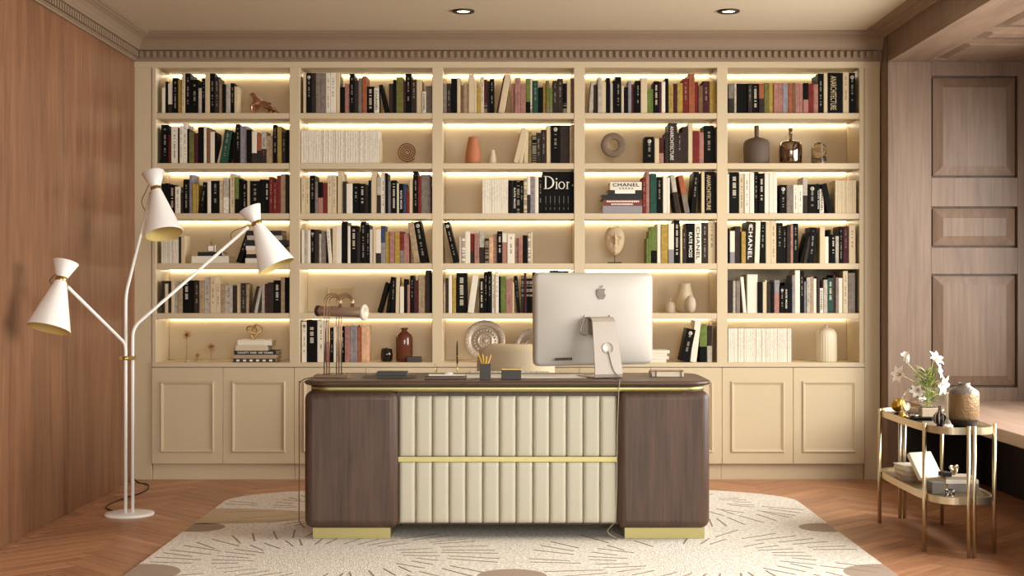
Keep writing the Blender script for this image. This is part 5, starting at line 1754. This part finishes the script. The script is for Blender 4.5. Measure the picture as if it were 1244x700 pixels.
# picture frame behind the desk lamp
pf = orn('picture_frame', 360, 392, 4, 'pale empty frame leaning on the fifth shelf behind the desk lamp', 'frame', Y=9.3)
w_, h_ = 118 * km, 228 * km
MB().box(-w_, w_, 0, .012, 0, .012, .001).box(-w_, w_, 0, .012, h_ - .012, h_, .001).box(-w_, -w_ + .012, 0, .012, .012, h_ - .012, .001).box(w_ - .012, w_, 0, .012, .012, h_ - .012, .001).build('moulding', mat('pale_wood_frame', '#cbb389', .5), pf)
MB().box(-w_ + .012, w_ - .012, .006, .010, .012, h_ - .012).build('mount', mat('frame_mount', '#bfa67d', .7), pf)

# second bay, bottom shelf
revolve('black_pot', 360, 804, 5, [(0, 0), (38, 0), (50, 12), (54, 60), (48, 112), (36, 122), (30, 120), (34, 110), (0, 20)], mat('glossy_black_glass', '#1c1613', .08, noise=.05), 'small glossy black pot on the bottom shelf beside the amber bottle', 'pot')
revolve('amber_bottle', 360, 960, 5, [(0, 0), (66, 0), (74, 10), (75, 215), (66, 240), (40, 262), (26, 272), (24, 282), (33, 286), (33, 300), (22, 300), (20, 280), (0, 270)], mat('amber_glass', '#7a4632', .1, noise=.12, trans=.35), 'amber glass bottle with flared lip on the bottom shelf', 'bottle')
MB_ = MB().box(-63 * km, 63 * km, -.03, .03, 0, 50 * km, .002).build('dark_box', DARKBOX, None, (spot(360, 1048, 9.08), 9.085, SHELF[5] + .0003))
tag(MB_, 'low dark box in front of the amber bottle', 'box')

# middle bay
revolve('terracotta_vase', 535, 290, 1, [(0, 0), (62, 0), (68, 14), (70, 60), (64, 110), (50, 190), (42, 236), (40, 243), (34, 243), (36, 232), (0, 200)], mat('terracotta', '#b06c48', .6, noise=.1), 'tapering terracotta vase on the second shelf of the middle bay', 'vase')
revolve('white_bud_vase', 535, 466, 1, [(0, 0), (32, 0), (36, 12), (36, 40), (26, 90), (16, 126), (12, 130), (9, 128), (0, 118)], mat('white_ceramic', '#dcd0b4', .4, noise=.03), 'small white bud vase beside the terracotta vase', 'vase')


def plate(name, ox, xc, yc, R, r, label, Y):
    o = orn(name, ox, xc, r, label, 'plate', Y=Y)
    zc_ = (417 - yc) * km
    M = Matrix.Translation((0, 0, R * km * math.cos(.14) + .001)) @ Matrix.Rotation(PI / 2 - .14, 4, 'X')
    PLM = mat('silvered_plate', '#b5a592', .35, .35, noise=.25, nscale=60, bump=.7, bscale=120)
    Rm = R * km
    MB().lathe([(0, .010), (.10 * Rm, .012), (.12 * Rm, .008), (.30 * Rm, .008), (.32 * Rm, .012), (.36 * Rm, .012), (.38 * Rm, .008), (.66 * Rm, .008), (.70 * Rm, .004), (.73 * Rm, .018), (.78 * Rm, .020), (.95 * Rm, .022), (Rm, .020), (Rm, .014), (.75 * Rm, .004), (.5 * Rm, 0), (0, 0)], 56, M, cap=False).build('dish', PLM, o)
    mb = MB()
    for ring, n, rr2 in ((.86, 34, .045), (.53, 22, .055), (.21, 10, .05)):
        for q_ in range(n):
            a = 2 * PI * q_ / n
            c_ = Vector((ring * Rm * math.cos(a), ring * Rm * math.sin(a), .022 if ring > .8 else .010))
            mb.ball(c_, rr2 * Rm, rr2 * Rm * 1.0, .004, 8, 4)
    bmesh.ops.transform(mb.bm, matrix=M, verts=mb.bm.verts)
    tag(mb.build('embossing', mat('plate_relief', '#c9b49d', .35, .4, noise=.1), o), kind='stuff')
    MB().box(-.05, .05, -.01, .05, 0, .006, .001).build('plate_stand', BRASS, o)


plate('ornate_plate', 535, 396, 232, 182, 5, 'large embossed silvery plate behind the pencil cup', 9.2)
plate('ornate_plate', 535, 800, 250, 140, 5, 'smaller openwork plate half hidden by the monitor', 9.24)

# fourth bay
rs = orn('ring_sculpture', 705, 290, 1, 'grey ring sculpture on a thin rod, second shelf', 'sculpture')
zc_ = (424 - 250) * km
M = Matrix.Translation((0, 0, zc_)) @ Matrix.Rotation(PI / 2, 4, 'X')
MB().lathe([(50 * km, -.012), (56 * km, -.016), (100 * km, -.016), (107 * km, -.010), (107 * km, .010), (100 * km, .016), (56 * km, .016), (50 * km, .012), (50 * km, -.012)], 48, M, cap=False).build('ring', mat('ribbed_stone', '#74614f', .7, noise=.3, nscale=80, bump=.5, bscale=150), rs)
MB().tube([(0, 0, .003), (0, 0, zc_ - 105 * km)], .0016, 6).build('rod', BRASS, rs)
MB().lathe([(0, 0), (.025, 0), (.025, .003), (0, .004)], 20, cap=False).build('foot', PAPER, rs)

mk = orn('face_mask', 705, 305, 3, 'carved pale face mask mounted on a dark stand', 'sculpture', Y=9.14)
HW, HH = 88 * km, 134 * km
zc_ = (415 - 208) * km
rows = []
gs = lambda x, y, cx, cy, sx, sy: math.exp(-((x - cx) / sx) ** 2 - ((y - cy) / sy) ** 2)
nu, nv = 36, 44
for j in range(nv + 1):
    v = -1 + 2 * j / nv
    row = []
    wv = math.sqrt(max(0, 1 - abs(v) ** 2.3)) * (1 - .16 * max(0, -v))
    for i in range(nu + 1):
        u = -1 + 2 * i / nu
        x, z = u * max(wv, .02), v
        d_ = .62 * math.sqrt(max(0, 1 - min(1, u * u * .92))) * (1 - .35 * abs(v) ** 3)
        f_ = 0.0
        f_ += .30 * gs(x, z, 0, -.10, .11, .20) + .16 * gs(x, z, 0, .12, .08, .25)             # nose
        f_ -= .20 * (gs(x, z, -.34, .14, .20, .10) + gs(x, z, .34, .14, .20, .10))               # eye sockets
        f_ += .10 * (gs(x, z, -.34, .12, .12, .05) + gs(x, z, .34, .12, .12, .05))               # lids
        f_ += .09 * (gs(x, z, -.34, .32, .24, .06) + gs(x, z, .34, .32, .24, .06))               # brows
        f_ += .10 * gs(x, z, 0, -.42, .22, .05) + .10 * gs(x, z, 0, -.54, .18, .05) - .09 * gs(x, z, 0, -.48, .22, .022)   # lips
        f_ += .10 * gs(x, z, 0, -.78, .2, .12)                                                   # chin
        f_ += .07 * (gs(x, z, -.45, -.15, .2, .2) + gs(x, z, .45, -.15, .2, .2))
        d_ += f_ * 1.7
        row.append((x * HW, -d_ * HW * .8, zc_ + min(z, .86 + .06 * math.sin(5 * x)) * HH))
    rows.append(row)
mb = MB().grid(rows)
o = mb.build('face', mat('weathered_plaster', '#b49c7c', .6, noise=.22, nscale=30, bump=.15), mk)
so = o.modifiers.new('solid', 'SOLIDIFY'); so.thickness = .006; so.offset = -1
MB().tube([(0, .004, .006), (0, .004, zc_ - HH * .4)], .0022, 6).build('rod', BLACKM, mk)
MB().box(-62 * km, 62 * km, -.02, .035, 0, .009, .001).build('foot', BLACKM, mk)

VAS = mat('stone_ceramic', '#b3a08a', .6, noise=.08)
revolve('lidded_pot', 780, 250, 4, [(0, 0), (42, 0), (46, 8), (46, 62), (40, 84), (20, 96), (0, 98)], VAS, 'small taupe lidded pot beside the tall vase, fifth shelf', 'pot')
for o2 in [o_ for o_ in bpy.data.objects if o_.name.startswith('lidded_pot')]:
    mb = MB().tube(smooth_curve([(0, 0, 96 * km), (-6 * km, 0, 110 * km), (2 * km, 0, 124 * km), (14 * km, 0, 126 * km)], 4), [.004] * 13, 6)
    mb.build('knob', VAS, o2)
revolve('tall_ceramic_vase', 780, 388, 4, [(0, 0), (62, 0), (78, 30), (82, 80), (72, 140), (52, 205), (44, 240), (46, 262), (40, 262), (38, 240), (0, 220)], mat('ivory_ceramic', '#d4c3a2', .5, noise=.05), 'tall ivory vase on the fifth shelf beside the monitor', 'vase', Y=9.2)
revolve('ceramic_egg', 780, 430, 4, [(0, 0), (22, 2), (42, 30), (50, 70), (44, 112), (28, 142), (12, 155), (0, 157)], VAS, 'taupe ceramic egg leaning against the tall ivory vase', 'ornament', Y=9.09)

# last bay
revolve('matt_bottle', 880, 287, 1, [(0, 0), (108, 0), (112, 6), (118, 140), (114, 190), (100, 215), (60, 232), (24, 240), (18, 250), (20, 300), (22, 350), (16, 350), (14, 300), (0, 260)], mat('matt_umber', '#5c4c3f', .75, noise=.05), 'broad matt brown bottle with slim neck, second shelf', 'bottle')
revolve('mirror_bottle', 880, 588, 1, [(0, 0), (96, 0), (100, 6), (104, 120), (102, 172), (90, 196), (56, 210), (22, 216), (15, 226), (16, 280), (19, 320), (14, 320), (12, 280), (0, 240)], mat('bronze_mirror', '#968271', .04, 1.0, noise=.03), 'mirror-polished bronze bottle with slim neck, second shelf', 'bottle')
cl = orn('glass_cloche', 880, 840, 1, 'clear glass cloche at the end of the second shelf', 'cloche')
MB().lathe([(a * km, b * km) for a, b in ((68, 0), (68, 130), (60, 165), (38, 190), (12, 200), (8, 204), (0, 205), (0, 200), (10, 196), (36, 186), (57, 162), (64.5, 130), (64.5, 0), (68, 0))], 40, cap=False).build('dome', GLASS, cl)
MB().lathe([(0, 0), (60 * km, 0), (60 * km, .003), (0, .0035)], 32, cap=False).build('tray', mat('cloche_tray', '#c9b79a', .5), cl)
MB().tube([(12 * km, 0, .003), (12 * km, 0, 160 * km)], .003, 8).build('rod', PAPER, cl)
rj = orn('ribbed_jar', 880, 907, 5, 'white ribbed domed jar on the bottom shelf beside the magazines', 'jar')
prof = [(0, 0), (86, 0), (90, 6), (90, 235), (84, 262), (66, 284), (40, 296), (16, 300), (12, 312), (14, 322), (8, 330), (0, 331)]
mb = MB().lathe([(a * km, b * km) for a, b in prof], 96, cap=False)
for v in mb.bm.verts:
    if v.co.z < 262 * km:
        a = math.atan2(v.co.y, v.co.x)
        s_ = 1 + .022 * math.cos(24 * a)
        v.co.x *= s_; v.co.y *= s_
mb.build('jar_body', mat('white_bisque', '#d6c7ac', .5, noise=.03), rj)
